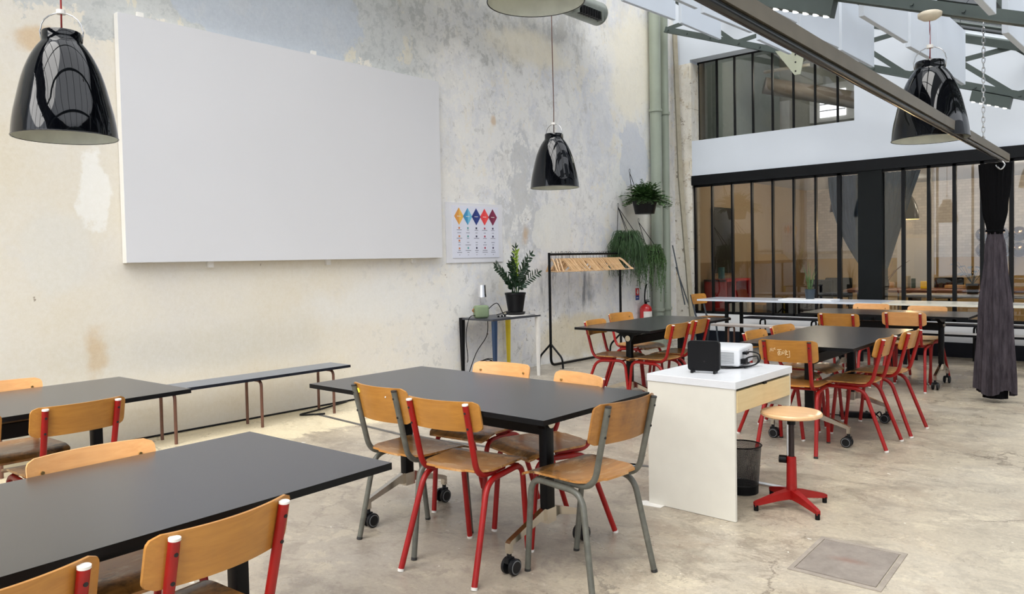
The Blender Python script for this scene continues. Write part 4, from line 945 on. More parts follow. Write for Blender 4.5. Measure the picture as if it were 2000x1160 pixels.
bench(-2.85, -0.9, 9.62, 9.86, 0.45, (-2.6, -1.75, -1.6, -1.1), simple('grey_bench_top', (150, 148, 146), 0.3), MT['black'], MT['black'], 'grey-topped low bench in front of the long white table, right part behind the curtain', 'x')
bench(-5.0, -3.0, 10.9, 11.14, 0.45, (-4.75, -4.0, -3.9, -3.2), MT['benchedge'], MT['benchedge'], MT['black'], 'navy-topped low bench against the glazed partition, left part', 'x')
bench(-2.95, -0.9, 10.9, 11.14, 0.45, (-2.7, -2.0, -1.2), MT['benchedge'], MT['benchedge'], MT['black'], 'navy-topped low bench against the glazed partition, right part', 'x')
# long white tables at the back
for k, (x0, x1, tm, lb) in enumerate(((-5.35, -2.86, MT['blueglass'], 'long pale blue-white table at the back, left part with the potted grass'), (-2.85, -0.4, MT['creamtop'], 'long cream-white table at the back, right part running behind the curtain'))):
    cx = (x0 + x1) / 2
    t = empty('long_table', (cx, 10.45, 0), 0, lb, 'table', 'long white tables at the back')
    mb = MB(); mb.box((x0 - cx, -0.32, 0.725), (x1 - cx, 0.32, 0.75)); mb.build('tabletop', tm, t)
    for x in ((x0 + .42 - cx), (x1 - .25 - cx)) if k == 0 else ((x0 + .25 - cx), (x1 - .3 - cx)):
        for y in (-.24, .24):
            mb = MB(); mb.box((x - .02, y - .02, 0), (x + .02, y + .02, .725)); mb.build('leg', MT['black'], t)
        mb = MB(); mb.box((x - .015, -.24, .69), (x + .015, .24, .722)); mb.build('cross_rail', MT['black'], t)
tag(MB().box((-4.2, 10.25, .7505), (-3.5, 10.6, .765)).build('white_tray', MT['tray']), 'flat white board under the potted grass on the long table', 'board')
tag(MB().box((-1.75, 10.25, .7505), (-1.15, 10.5, .758)).build('grey_board', simple('grey_board_m', (150, 150, 148), 0.4)), 'flat grey board on the right part of the long table', 'board')
t = empty('potted_grass', (-3.84, 10.45, .7655), 0, 'small dark pot of thin upright grass on the long white table', 'plant')
mb = MB(); mb.lathe([(0.0, 0), (0.055, 0), (0.068, 0.13), (0.063, 0.13), (0.06, 0.115), (0, 0.115)], n=28); mb.build('pot', simple('slate_pot', (44, 56, 66), 0.5), t, smooth='auto')
mb = MB()
for i in range(16):
    a = rnd.uniform(0, 6.28); L = rnd.uniform(.18, .42); ln = rnd.uniform(.03, .12)
    mb.tube([(0.02 * math.cos(a), 0.02 * math.sin(a), .11), (ln * .5 * math.cos(a), ln * .5 * math.sin(a), .11 + L * .6), (ln * math.cos(a), ln * math.sin(a), .11 + L)], [.003, .003, .001], 4)
mb.build('foliage', MT['leaf2'], t)

# ------------------------------------------------------------------ side table corner
t = empty('side_table', (-6.0, 6.63, 0), 0, 'small dark side table with black, blue, yellow and white legs against the wall', 'table')
mb = MB(); mb.box((-0.27, -0.42, 0.70), (0.25, 0.41, 0.72)); mb.build('tabletop', simple('dark_grey_top', (58, 60, 66), 0.3), t)
for (x, y, m_) in ((-0.25, -0.4, 'black'), (0.225, -0.37, 'blueleg'), (0.225, 0.385, 'whitecap'), (-0.25, 0.39, 'yellowleg')):
    mb = MB(); v = []
    for z, h_ in ((0, .013), (.69, .024), (.722, .024)): v.append([mb.bm.verts.new((x + a * h_, y + b * h_, z)) for a, b in ((-1, -1), (1, -1), (1, 1), (-1, 1))])
    for A, B in zip(v, v[1:]):
        for k in range(4): mb.bm.faces.new((A[k], A[(k + 1) % 4], B[(k + 1) % 4], B[k]))
    mb.bm.faces.new(v[0][::-1]); mb.bm.faces.new(v[-1])
    o = mb.build('leg', MT[m_], t); o['label'] = {'black': 'black tapered leg', 'blueleg': 'navy blue tapered leg', 'whitecap': 'white tapered leg', 'yellowleg': 'yellow tapered leg'}[m_]
t = empty('portable_speaker', (-6.02, 6.31, .7205), R(65), 'small green cloth speaker with leather strap on the side table', 'speaker')
mb = MB(); mb.box((-0.085, -0.05, 0), (0.085, 0.05, 0.145)); mb.bevel(0.03, 4); mb.build('speaker_body', MT['green_speaker'], t, smooth='auto')
mb = MB(); mb.tube(spline([(-0.085, 0, .11), (-.105, .0, .09), (-.085, 0, .07)], 5), 0.007, 6); mb.build('strap', MT['leather'], t, smooth=True)
t = empty('desk_lamp', (-6.2, 6.52, .7205), 0, 'small lamp with chrome cylinder shade on the side table', 'lamp')
mb = MB(); mb.cyl((0, 0, 0), (0, 0, .012), .05, 24); mb.build('lamp_base', MT['black'], t, smooth='auto')
mb = MB(); mb.cyl((0, -.03, .01), (0, -.03, .25), .004, 8); mb.build('lamp_stem', MT['steel'], t)
mb = MB(); mb.lathe([(0.052, 0.225), (0.045, 0.365), (0.0, 0.367)], n=32); mb.build('lamp_shade', simple('chrome', (235, 235, 238), 0.06, 1.0, var=0), t, smooth='auto')
for k, (pts, lb) in enumerate((([(-6.05, 6.28, .75), (-6.0, 6.1, .74), (-5.98, 6.02, .55), (-6.02, 6.08, .3), (-6.15, 6.2, .22)], 'black cable looping down left of the side table'),
      ([(-6.0, 6.38, .80), (-5.95, 6.5, .88), (-5.93, 6.6, .74), (-5.95, 6.72, .78), (-6.05, 6.6, .735)], 'black cable curling over the side table top'),
      ([(-6.1, 6.5, .7), (-6.12, 6.5, .5), (-6.2, 6.4, .3), (-6.25, 6.3, .02)], 'thin cable hanging under the side table'))):
    mb = MB(); mb.tube(spline(pts, 7), 0.005, 6); tag(mb.build('lamp_cable', MT['black'], smooth=True), lb, 'cable')
mb = MB()
for i in range(5):
    cx, cy, r_ = -6.1 + rnd.uniform(-.03, .03), 6.42 + i * .03, .1 + rnd.uniform(-.02, .02)
    mb.tube([(cx + .03 * math.sin(a * 2), cy + r_ * math.cos(a), .115 + r_ * math.sin(a)) for a in [2 * PI * k / 24 for k in range(24)]], .005, 6, closed=True)
tag(mb.build('cable_coil', MT['black'], smooth=True), 'messy coil of black cables on the floor under the side table', 'cable')
for k, y in enumerate((6.5, 6.56, 6.61)):
    tag(MB().cyl((-5.93, y, .7205), (-5.93, y, .738), .012, 12).build('small_puck', MT['black']), ('leftmost', 'middle', 'rightmost')[k] + ' of three tiny dark pucks on the side table', 'gadget', 'tiny gadgets on the side table')
tag(MB().box((-6.05, 6.62, .7205), (-5.82, 6.95, .723)).build('paper_sheet', MT['whitecap']), 'white paper sheet lying on the side table', 'paper')
# zz plant
t = empty('potted_plant', (-6.0, 6.88, .7235), 0, 'potted plant with glossy dark leaves on arching stems on the side table', 'plant')
mb = MB(); mb.lathe([(0.0, 0.0), (0.105, 0.0), (0.118, 0.03), (0.108, 0.034), (0, 0.03)], n=36); mb.build('saucer', MT['potblack'], t, smooth='auto')
mb = MB(); mb.lathe([(0.0, 0.03), (0.088, 0.03), (0.120, 0.235), (0.126, 0.24), (0.126, 0.26), (0.118, 0.26), (0.112, 0.23), (0, 0.23)], n=36); mb.build('pot', MT['potblack'], t, smooth='auto')
def leaf(mb, p, d, L, wd, up_=Vector((0, 0, 1))):
    d = d.normalized(); s_ = d.cross(up_); s_ = s_.normalized() if s_.length > 1e-3 else Vector((1, 0, 0)); n_ = s_.cross(d)
    v = [mb.bm.verts.new(q) for q in (p, p + d * L * .3 + s_ * wd * .5 + n_ * .003, p + d * L * .7 + s_ * wd * .42 + n_ * .003, p + d * L, p + d * L * .7 - s_ * wd * .42 + n_ * .003, p + d * L * .3 - s_ * wd * .5 + n_ * .003, p + d * L * .5)]
    mb.bm.faces.new((v[0], v[1], v[6])); mb.bm.faces.new((v[1], v[2], v[6])); mb.bm.faces.new((v[2], v[3], v[6])); mb.bm.faces.new((v[3], v[4], v[6])); mb.bm.faces.new((v[4], v[5], v[6])); mb.bm.faces.new((v[5], v[0], v[6]))
stems = [(-1.35, .34, .40), (1.3, .28, .52), (0.2, .10, .60), (-.5, .16, .54), (.75, .14, .44), (-2.2, .25, .36), (2.0, .22, .34), (2.9, .16, .46), (-2.7, .12, .40), (1.0, .34, .30), (-.9, .05, .42), (.4, .26, .38), (-1.7, .18, .30)]
for i, (a, ln, hh) in enumerate(stems):
    # a measured from +y (image right) turning to +x
    dx, dy = math.sin(a) * .55, math.cos(a) if abs(a) < 1.6 else math.cos(a)
    dv = Vector((dx if abs(dx) > .05 else .1, dy, 0)); dv = Vector((math.cos(a) * .45, math.sin(a), 0))
    base = Vector((rnd.uniform(-.03, .03), rnd.uniform(-.04, .04), .23))
    P = [base + dv * ln * (q ** 1.5) + Vector((0, 0, hh * q - .05 * q * q)) for q in [k / 12 for k in range(13)]]
    mb = MB(); mb.tube(P, [.006 * (1 - .6 * k / 12) for k in range(13)], 5)
    for k in range(3, 13):
        tdir = (P[min(12, k + 1)] - P[k - 1]).normalized(); side = tdir.cross(Vector((1, 0, .3))).normalized()
        for sgn in (-1, 1):
            d = (side * sgn + tdir * .75 + Vector((rnd.uniform(-.35, .35), 0, 0))).normalized()
            leaf(mb, P[k], d, rnd.uniform(.065, .09), rnd.uniform(.024, .032), Vector((1, .2, .2)))
    leaf(mb, P[-1], (P[-1] - P[-2]), .08, .025, Vector((1, 0, .2)))
    mb.build('leafy_stem', MT['leafyoung'] if i == 3 else MT['leaf'], t, fix=False)
mb = MB(); mb.lathe([(0, .231), (.112, .231)], n=24); mb.build('soil', MT['soil'], t)

# ------------------------------------------------------------------ coat rack with hangers
t = empty('coat_rack', (-6.05, 8.4, 0), 0, 'black steel tube coat rack standing along the plaster wall', 'rack')
mb = MB(); mb.tube(arc([(0, -0.8, 1.45), (0, -0.8, 0.03), (0, 0.8, 0.03), (0, 0.8, 1.45)], 0.09, 6), 0.017, 12); mb.build('rack_frame', MT['black'], t, smooth='auto')
mb = MB(); mb.tube([(0, -0.8, 1.43), (0, 0.8, 1.43)], 0.015, 12); mb.build('hanging_rail', MT['black'], t, smooth='auto')
for s in (-1, 1):
    for q in (-1, 1):
        mb = MB(); mb.tube(arc([(0, s * .8, 0.30), (q * .18, s * .8, 0.13), (q * .19, s * .8, 0.0)], 0.05, 5), 0.013, 10); mb.build('leg', MT['black'], t, smooth='auto')
def make_hanger():
    root = empty('coat_hanger', (0, 0, 0))
    f1 = lambda p, q, t_: (p, t_, q)
    up_ = [(0.0, -0.068), (0.03, -0.070), (0.07, -0.092), (0.13, -0.150), (0.19, -0.208), (0.217, -0.222), (0.222, -0.234), (0.212, -0.244), (0.17, -0.226), (0.115, -0.172), (0.06, -0.118), (0.03, -0.100), (0.0, -0.098)]
    mb = MB(); mb.prism(up_, f1, -.006, .006); mb.prism([(-a, b) for a, b in up_], f1, -.006, .006); mb.build('shoulder_bar', MT['hangwood'], root)
    mb = MB(); mb.tube([(-.205, 0, -.236), (.205, 0, -.236)], 0.006, 7); mb.build('trouser_bar', MT['hangwood'], root)
    mb = MB(); mb.tube([(0, 0, -.072), (0, 0, -.03), (0.012, 0, -.012)] + [(0.018 * math.cos(a), 0, 0.0 + 0.018 * math.sin(a)) for a in [R(-20 + 25 * k) for k in range(9)]], 0.002, 5); mb.build('hook', MT['black'], root)
    return root
ORD = ['first', 'second', 'third', 'fourth', 'fifth', 'sixth', 'seventh', 'eighth', 'ninth', 'tenth', 'eleventh', 'twelfth', 'thirteenth', 'fourteenth', 'fifteenth']
hp = make_hanger(); nh = 30
y = 7.67; k = 0
spots = []
for i in range(nh):
    f_ = i / (nh - 1)
    yy = 7.66 + 1.47 * f_ + rnd.uniform(-.012, .012)
    yy += .035 * math.sin(f_ * 19) + (.03 if 0.16 < f_ < 0.26 else 0)
    a = R(-38 + rnd.uniform(-6, 6)) if i in (0, 1, 2) else R(rnd.uniform(-16, 16))
    if i in (nh - 1,): a = R(24)
    spots.append((yy, a))
for i, (yy, a) in enumerate(spots):
    o = hp if i == 0 else copy_tree(hp)
    o.location = (-6.05 + .002 * ((i * 7) % 5 - 2), yy, 1.447); o.rotation_euler = (0, 0, a)
    o['category'] = 'hanger'; o['group'] = 'wooden coat hangers on the black rack'
    o['label'] = ('wooden coat hanger at the left end of the black rack, turned toward the plant' if i == 0 else 'last wooden coat hanger at the right end of the black rack, under the trailing plant' if i == nh - 1 else ('%s wooden coat hanger from the %s end of the black rack' % (ORD[i] if i < 15 else ORD[nh - 1 - i], 'left' if i < 15 else 'right')))

# ------------------------------------------------------------------ hanging plants, extinguisher, sign
def straps(t, top, pts, mat):
    for p in pts:
        mb = MB(); mb.tube([top, p], 0.005, 5); mb.build('hanging_strap', mat, t)
    mb = MB(); mb.tube([(top[0] + .012 * math.cos(a), top[1], top[2] + .03 + .03 * math.sin(a)) for a in [2 * PI * k / 12 for k in range(12)]], .003, 5, closed=True); mb.build('hanging_hook', MT['black'], t)
t = empty('hanging_fern', (-5.98, 9.77, 2.0), 0, 'bushy hanging fern in a black pot, highest, in front of the green pipes', 'plant', 'hanging plants in the corner')
mb = MB(); mb.lathe([(0.0, 0.0), (0.14, 0.0), (0.18, 0.19), (0.188, 0.2), (0.17, 0.2), (0.0, 0.17)], n=32); mb.build('pot', MT['potblack'], t, smooth='auto')
mb = MB(); fr = random.Random(4)
for i in range(230):
    a = fr.uniform(0, 2 * PI); el = fr.uniform(0.0, 1.45); L = fr.uniform(.14, .32) + .16 * max(0, math.sin(el)) * fr.random(); d = Vector((math.cos(a) * math.cos(el), math.sin(a) * math.cos(el), math.sin(el)))
    P = [Vector((0, 0, .2)) + Vector((d.x * L * q, d.y * L * q * 1.15, d.z * L * 1.1 * q - .12 * q * q * (L / .3))) + Vector((d.x, d.y, 0)) * .08 for q in [k / 8 for k in range(9)]]
    mb.tube(P, .0018, 3, cap=False)
    for k in range(1, 9):
        td = (P[k] - P[k - 1]).normalized(); sd = td.cross(Vector((0, 0, 1)))
        sd = sd.normalized() if sd.length > .01 else Vector((1, 0, 0))
        for sg in (-1, 1): leaf(mb, P[k], (sd * sg + td * .6 + Vector((0, 0, fr.uniform(-.4, .3)))), .062 * (1.25 - k / 10), .036)
mb.build('foliage', MT['leaf2'], t, fix=False)
for q in ((.12, 0), (-.1, .1), (-.1, -.1)): pass
straps(t, (-.25, 0.0, .62), [(-.14, -.1, .2), (-.14, .1, .2)], MT['black'])
t = empty('hanging_string_plant', (-6.05, 9.42, 1.5), 0, 'large stringy green hanging plant at the right end of the coat rack', 'plant', 'hanging plants in the corner')
mb = MB(); mb.lathe([(0.0, 0.0), (0.11, 0.0), (0.15, 0.17), (0.14, 0.17), (0.0, 0.15)], n=28); mb.build('pot', MT['potblack'], t, smooth='auto')
straps(t, (-.2, 0.06, .60), [(-.1, -.13, .16), (-.08, .13, .16), (.1, -.1, .16), (.1, .12, .16)], MT['black'])
def strings(t, n, seed, R0, drop, mat, spread, leafy=0.0):
    fr = random.Random(seed); mb = MB()
    for i in range(n):
        a = fr.uniform(0, 2 * PI); ro = fr.uniform(.03, .13); out = fr.uniform(.05, spread); dz = drop[0] + (drop[1] - drop[0]) * fr.random() ** 1.6
        if math.sin(a) > .3 and fr.random() < .5: dz *= 1.35
        h0 = fr.uniform(.02, .13); px = []; wob = fr.uniform(-.05, .05)
        for k in range(9):
            q = k / 8; r_ = ro + out * min(1, q * 2.2) + fr.uniform(-.008, .008)
            z = .16 + h0 * math.sin(min(1, q * 2.5) * PI) - (dz * max(0, q - .15) ** 1.15 if q > .15 else 0)
            px.append(Vector((r_ * math.cos(a), r_ * math.sin(a) * 1.05 + wob * math.sin(q * 5), z)))
        mb.tube(px, .0028, 3, cap=False)
        if leafy:
            for p in px[2:]:
                for _ in range(2): leaf(mb, p, Vector((fr.uniform(-1, 1), fr.uniform(-1, 1), fr.uniform(-1, .5))), .022 * leafy, .014 * leafy)
        else:
            for p in px[2:]:
                for _ in range(2): mb.tube([p, p + Vector((fr.uniform(-.03, .03), fr.uniform(-.03, .03), -fr.uniform(.03, .08)))], .0018, 3, cap=False)
    return mb.build('foliage', mat, t, fix=False)
strings(t, 260, 5, .1, (.25, .62), MT['leaf3'], .17)
t = empty('hanging_trailing_plant', (-6.03, 10.02, 1.30), 0, 'smaller trailing green hanging plant between the stringy plant and the pipes', 'plant', 'hanging plants in the corner')
mb = MB(); mb.lathe([(0.0, 0.0), (0.09, 0.0), (0.12, 0.16), (0.11, 0.16), (0.0, 0.14)], n=28); mb.build('pot', MT['potblack'], t, smooth='auto')
straps(t, (-.25, 0.06, .60), [(.0, -.1, .15), (.04, .16, .15)], MT['black'])
strings(t, 170, 9, .08, (.2, .68), MT['leaf2'], .12, 1.0)
t = empty('fire_extinguisher', (-6.2, 10.12, 0.22), 0, 'red fire extinguisher on the wall beside the drainpipes', 'extinguisher')
mb = MB(); mb.lathe([(0.0, 0.0), (0.085, 0.0), (0.092, 0.02), (0.092, 0.36), (0.08, 0.40), (0.04, 0.43), (0.028, 0.44), (0, .44)], n=32); mb.build('cylinder', MT['exred'], t, smooth='auto')
mb = MB(); mb.tube([(0.0, 0, .44), (0, 0, .475)], .02, 12); mb.box((-.015, -.02, .465), (.015, .085, .48)); mb.box((-.015, -.02, .49), (.015, .07, .50)); mb.build('valve_handle', MT['black'], t)
mb = MB(); mb.tube(spline([(0, -.02, .46), (0.02, -.06, .56), (0.02, -.03, .70), (0.02, .01, .74)], 6), .011, 8); mb.build('hose', MT['black'], t, smooth=True)
mb = MB(); mb.prism([(R(-75), 0.2), (R(10), 0.2), (R(10), 0.33), (R(-75), .33)], (lambda p, q, t_: (t_ * math.cos(p), t_ * math.sin(p), q)), .0925, .0935)
mb.bm.free(); mb = MB()
for lo, hi in ((-80, 35),):
    n = 10; g_ = []
    for zz in (.2, .33): g_.append([(.0932 * math.cos(R(lo + (hi - lo) * k / n)), .0932 * math.sin(R(lo + (hi - lo) * k / n)), zz) for k in range(n + 1)])
    mb.sheet(g_)
mb.build('label_sticker', MT['whitecap'], t)
t = empty('safety_sign', (XL, 10.06, .72), 0, 'small red and blue safety sign above the extinguisher', 'sign')
mb = MB(); mb.box((0.001, -.05, 0), (.004, .05, .07)); mb.build('blue_panel', MT['signblue'], t)
mb = MB(); mb.box((0.001, -.05, .07), (.004, .05, .18)); mb.build('red_panel', MT['signred'], t)
mb = MB(); mb.box((.004, -.01, .09), (.005, .02, .16)); mb.box((.004, -.03, .115), (.005, .035, .125)); mb.box((.004, -.03, .03), (.005, .02, .04)); mb.build('pictogram', MT['whitecap'], t)

# ------------------------------------------------------------------ behind the glass
t = empty('wall_television', (XL, 12.9, 1.06), 0, 'dark flat television on the side wall behind the glass', 'television')
mb = MB(); mb.box((.01, -.4, 0), (.06, .4, 1.16)); mb.bevel(.004, 1); mb.build('television_body', MT['edge'], t)
mb = MB(); mb.box((.06, -.385, .015), (.062, .385, 1.145)); mb.build('television_panel', simple('black_gloss', (6, 7, 9), 0.35, spec=0.2), t)
t = empty('red_shelf', (-6.08, 12.65, 0), 0, 'red box shelf standing on the floor behind the glass', 'shelf')
for (a, b) in (((-.2, -.5, 0.2), (.2, -.46, .96)), ((-.2, -.14, 0.2), (.2, -.10, .96)), ((-.2, .46, 0.2), (.2, .5, .96)), ((-.2, -.5, .92), (.2, .5, .96)), ((-.2, -.5, .2), (.2, .5, .24)), ((-.2, -.5, 0), (.2, -.46, .2)), ((-.2, .46, 0), (.2, .5, .2)), ((-.2, -.5, .2), (-.18, .5, .96))):
    mb = MB(); mb.box(a, b); mb.build('shelf_board', MT['redbox'], t)
tag(MB().lathe([(0, 0), (.055, 0), (.055, .2), (0, .2)], c=(-6.1, 12.45, .965), n=20).build('teal_vase', MT['teal']), 'teal vase on top of the red shelf behind the glass', 'vase')
tag(MB().box((-6.1, 12.7, .245), (-5.95, 12.85, .55)).build('blue_box', simple('blue_box', (90, 130, 150), .6)), 'light blue box inside the red shelf', 'box')
tag(MB().box((-5.75, 12.2, 0), (-5.25, 12.6, .55)).build('storage_box', MT['cardboard']), 'brown cardboard box on the floor behind the glass, left', 'box', 'boxes behind the glass')
tag(MB().box((-5.15, 12.1, 0), (-4.55, 12.7, .6)).build('storage_box', MT['darkcloth']), 'dark fabric box beside the cardboard box behind the glass', 'box', 'boxes behind the glass')
tag(MB().box((-5.6, 11.7, 0), (-5.3, 11.95, .62)).build('paper_stack', MT['whitecap']), 'stack of white papers behind the glass, by the red shelf', 'papers')
tag(MB().box((-4.2, 12.0, 0), (-4.0, 12.4, .66)).build('storage_box', MT['cardboard']), 'upright brown box behind the glass, left of the steel pillar', 'box', 'boxes behind the glass')
def office_chair(x, y, a, lb):
    t = empty('office_chair', (x, y, 0), R(a), lb, 'chair', 'dark office chairs behind the glass')
    mb = MB(); mb.box((-.24, -.22, .42), (.24, .24, .5)); mb.bevel(.03, 3); mb.build('seat', MT['darkcloth'], t, smooth='auto')
    mb = MB(); mb.box((-.23, -.28, .56), (.23, -.22, .92)); mb.bevel(.025, 3); mb.build('backrest', MT['darkcloth'], t, smooth='auto')
    mb = MB(); mb.tube([(0, -.25, .6), (0, -.24, .44), (0, 0, .42), (0, 0, .1)], .02, 8); mb.build('column', MT['black'], t)
    for k in range(5):
        a_ = 2 * PI * k / 5; mb = MB(); mb.tube([(0, 0, .1), (.26 * math.cos(a_), .26 * math.sin(a_), .05), (.26 * math.cos(a_), .26 * math.sin(a_), .0)], .016, 6); mb.build('leg', MT['black'], t)
for x, y, a, lb in ((-4.86, 13.3, 160, 'dark office chair behind the glass, left of the steel pillar'), (-4.75, 14.35, 200, 'dark office chair half hidden by the long left curtain'), (-3.2, 15.0, 30, 'dark office chair by the meeting table behind the glass, right'), (-1.2, 14.9, -20, 'dark office chair behind the glass, near the tied curtain')): office_chair(x, y, a, lb)
t = empty('meeting_table', (-3.2, 13.9, 0), R(8), 'reddish wooden meeting table behind the glass', 'table')
mb = MB(); mb.box((-1.2, -.5, .72), (1.5, .5, .76)); mb.build('tabletop', MT['walnut'], t)
for x in (-1.1, 1.4):
    for y_ in (-.42, .42):
        mb = MB(); mb.box((x - .03, y_ - .03, 0), (x + .03, y_ + .03, .72)); mb.build('leg', MT['black'], t)
t = empty('pale_worktop', (-1.6, 12.7, 0), 0, 'pale grey worktop right behind the glass partition', 'table')
mb = MB(); mb.box((-1.6, -.3, .70), (1.5, .3, .74)); mb.build('tabletop', simple('pale_grey_top', (170, 168, 168), .3), t)
for x in (-1.5, 0, 1.4):
    mb = MB(); mb.box((x - .03, -.25, 0), (x + .03, .25, .7)); mb.build('leg', MT['blacksteel'], t)
items = [('desk_box', (-3.9, 13.9, .765), (.16, .12, .1), MT['cardboard'], 'small tan box on the meeting table'), ('desk_binder', (-3.62, 14.05, .765), (.08, .2, .2), MT['polewood'], 'upright binder on the meeting table'), ('desk_bottle', (-3.5, 14.1, .765), (.06, .06, .16), MT['leaf'], 'dark green bottle on the meeting table'), ('desk_tray', (-3.0, 14.1, .765), (.3, .2, .05), MT['cardboard'], 'flat cardboard tray on the meeting table'), ('desk_book', (-2.5, 14.2, .765), (.3, .2, .04), MT['tray'], 'white book lying on the meeting table'), ('desk_box', (-3.3, 13.85, .765), (.1, .1, .12), MT['yellowleg'], 'small yellow box on the meeting table')]
for nm, p, s_, m_, lb in items:
    mb = MB(); mb.box((p[0], p[1], p[2]), (p[0] + s_[0], p[1] + s_[1], p[2] + s_[2])); mb.bevel(.006, 2); tag(mb.build(nm, m_), lb, nm.split('_')[1])
def twig(x, y, z, lb, s):
    fr = random.Random(s); t = empty('branch_vase', (x, y, z), 0, lb, 'plant')
    mb = MB(); mb.lathe([(0, 0), (.04, 0), (.05, .08), (.03, .18), (.033, .2)], n=20); mb.build('vase', MT['smoke'], t, smooth=True)
    mb = MB()
    for i in range(9):
        a = fr.uniform(0, 6.28); L = fr.uniform(.25, .5); p = Vector((0, 0, .1)); P = [p]
        for k in range(5):
            p = p + Vector((math.cos(a) * L * .16 + fr.uniform(-.03, .03), math.sin(a) * L * .16 + fr.uniform(-.03, .03), L * .2 * (1 - k * .12))); P.append(p)
        mb.tube(P, .004, 4)
    mb.build('branches', MT['brown'], t)
twig(-3.75, 13.6, .765, 'glass vase of bare twigs on the meeting table, right of the pillar', 2)
t = empty('leafy_plant', (-2.35, 12.75, .745), 0, 'dark leafy plant on the pale worktop, left of the tied curtain', 'plant')
mb = MB(); mb.lathe([(0, 0), (.07, 0), (.09, .15), (.0, .14)], n=20); mb.build('pot', MT['potblack'], t, smooth='auto')
mb = MB(); fr = random.Random(3)
for i in range(14):
    a = fr.uniform(0, 6.28); L = fr.uniform(.15, .35); P = [Vector((0, 0, .14)) + Vector((math.cos(a) * L * q * .7, math.sin(a) * L * q * .7, L * q)) for q in (0, .5, 1)]; mb.tube(P, .004, 4); leaf(mb, P[-1], Vector((math.cos(a), math.sin(a), -.3)), .14, .07)
mb.build('foliage', MT['leaf'], t, fix=False)
t = empty('roller_whiteboard', (-3.8, 15.6, 0), R(10), 'white standing board glowing under the inner lamp', 'board')
mb = MB(); mb.box((-.3, -.01, .7), (.3, .01, 1.62)); mb.build('board_panel', MT['white'], t)
mb = MB(); mb.box((-.34, -.02, 1.62), (.34, .02, 1.68)); mb.build('board_rail', MT['whitecap'], t)
for x in (-.28, .28):
    mb = MB(); mb.box((x - .015, -.2, 0), (x + .015, .2, .03)); mb.box((x - .012, -.012, .03), (x + .012, .012, .7)); mb.build('board_leg', MT['wheelrim'], t)
# inner pendant with warm light
t = empty('inner_pendant_lamp', (-3.33, 13.2, 1.88), 0, 'glowing dome pendant lamp behind the glass, right of the pillar', 'lamp')
mb = MB(); mb.lathe([(0.17, 0), (0.165, 0.1), (0.14, 0.22), (0.09, 0.33), (0.06, 0.37), (0.055, .44), (.0, .445)], n=40); mb.build('lamp_shade', simple('taupe_shade', (120, 110, 92), 0.2), t, smooth='auto')
mb = MB(); mb.lathe([(0.0, .02), (0.05, 0.03), (.06, .07), (0.0, .12)], n=20); mb.build('bulb', MT['bulb'], t, smooth=True)
mb = MB(); mb.tube([(0, 0, .44), (0, 0, .87)], .004, 6); mb.build('lamp_cord', MT['black'], t)
t = empty('inner_pendant_lamp', (-4.0, 12.3, 2.0), 0, 'dark dome pendant lamp half hidden by the left sheer curtain', 'lamp')
mb = MB(); mb.lathe([(0.2, 0), (0.19, 0.1), (0.16, 0.24), (0.1, 0.36), (0.07, 0.4), (0, .41)], n=40); mb.build('lamp_shade', simple('navy_shade', (22, 30, 50), 0.3), t, smooth='auto')
mb = MB(); mb.tube([(0, 0, .41), (0, 0, .75)], .004, 6); mb.build('lamp_cord', MT['black'], t)
# mirrored globe lamps
for k, (x, z) in enumerate(((-2.9, 1.66), (-2.9, 1.37), (-2.62, 1.66), (-2.62, 1.37), (-2.34, 1.66), (-2.34, 1.37))):
    y_ = 16.7
    t = empty('globe_wall_lamp', (x, y_, z), 0, ('upper', 'lower')[k % 2] + ' smoked glass globe in the ' + ('left', 'middle', 'right')[k // 2] + ' pair on the far inner wall', 'lamp', 'smoked globe lamps on the inner wall')
    mb = MB(); bmesh.ops.create_uvsphere(mb.bm, u_segments=24, v_segments=14, radius=.135); mb.build('globe', simple('bronze_mirror', (110, 88, 66), 0.08, 0.9), t, smooth=True)
    mb = MB(); mb.cyl((0, .13, 0), (0, .29, 0), .03, 12); mb.build('mount', MT['blacksteel'], t)
    mb = MB(); mb.cyl((0.03, -.13, .04), (0.03, -.14, .04), .012, 8); mb.build('lit_spot', MT['bulb'], t)
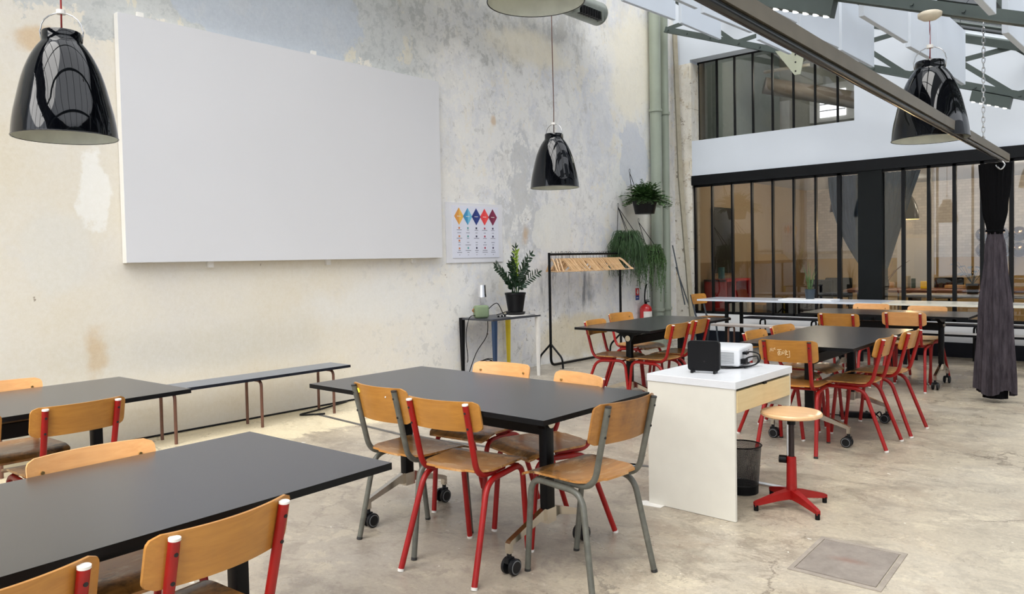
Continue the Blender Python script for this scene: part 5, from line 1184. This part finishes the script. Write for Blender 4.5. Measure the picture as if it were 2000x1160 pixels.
# sheer curtains inside, each side of the pillar
def sheer(x0t, x1t, x0b, x1b, zb, ex, label):
    t = empty('inner_curtain', (0, 0, 0), 0, label, 'curtain', 'blue-grey curtains beside the steel pillar')
    grid = []
    for i in range(21):
        q = i / 20; qq = q ** ex; z = 2.47 - q * (2.47 - zb); row = []
        for k in range(61):
            u = k / 60; xa = x0t + (x0b - x0t) * qq; xb = x1t + (x1b - x1t) * qq
            row.append((xa + (xb - xa) * u, YB + .17 + .035 * math.sin(u * 46 + 1.2 * math.sin(q * 3)) * (1 - .3 * q), z))
        grid.append(row)
    mb = MB(); mb.sheet(grid); mb.build('curtain_drape', MT['bluecurtain'], t, smooth=True); return t
sheer(-3.93, -3.48, -3.50, -3.46, 1.2, 2.1, 'blue-grey curtain behind the glass, left of the steel pillar')
sheer(-3.17, -2.72, -3.17, -3.13, 1.15, 1.0, 'blue-grey curtain behind the glass, right of the steel pillar')
# upper room
t = empty('upper_duct', (-5.5, 12.9, 4.27), 0, 'round brown duct seen through the upper window', 'duct')
mb = MB(); mb.cyl((0, 0, 0), (1.9, 1.2, -0.5), 0.14, 28); mb.build('duct_body', simple('brown_grey_duct', (104, 92, 80), 0.6), t, smooth='auto')
mb = MB(); mb.cyl((.0, 0, .22), (.75, .1, .24), 0.03, 10); mb.build('thin_pipe', simple('thin_pipe_m', (120, 112, 96), .5), t)
t = empty('window_3', (-5.05, 14.98, 4.2), 0); t['kind'] = 'structure'
mb = MB(); mb.box((-.42, -.06, -.35), (.42, 0, .35)); mb.build('window_frame', MT['whitecap'], t)
mb = MB(); mb.box((-.22, -.075, -.27), (.25, -.06, .22)); mb.build('pane', emis('daylight_pane', (250, 250, 255), 1.3), t)
for z in (-.15, -.03, .09):
    mb = MB(); mb.box((-.22, -.085, z - .008), (.25, -.075, z + .008)); mb.build('glazing_bar', MT['wheelrim'], t)
tag(MB().box((-6.05, 14.9, 3.8), (-5.85, 14.99, 4.35)).build('notice_board', MT['whitecap']), 'white notice board on the far wall of the upper room', 'board')
tag(MB().box((-4.6, 14.0, 2.955), (-3.0, 14.7, 3.3)).build('dark_cabinet', MT['darkcloth']), 'dark cabinet seen through the right of the upper window', 'cabinet')
tag(MB().box((-6.25, 12.2, 2.955), (-6.0, 14.8, 5.2)).build('grey_partition', simple('grey_green_panel', (140, 148, 142), .7)), 'grey-green partition at the left of the upper room', 'partition')
# inner lamps' light
point_light('inner_light', (-3.33, 13.2, 1.78), 22, (1, .68, .36), .08)
for x, y in ((-4.8, 13.4), (-2.2, 14.0), (0.2, 13.5), (-4.2, 15.6), (-1.5, 15.8)):
    point_light('inner_light', (x, y, 2.55), 12, (1, .84, .64), .15)
point_light('upper_light', (-4.6, 12.6, 4.3), 9, (1, .93, .8), .2)
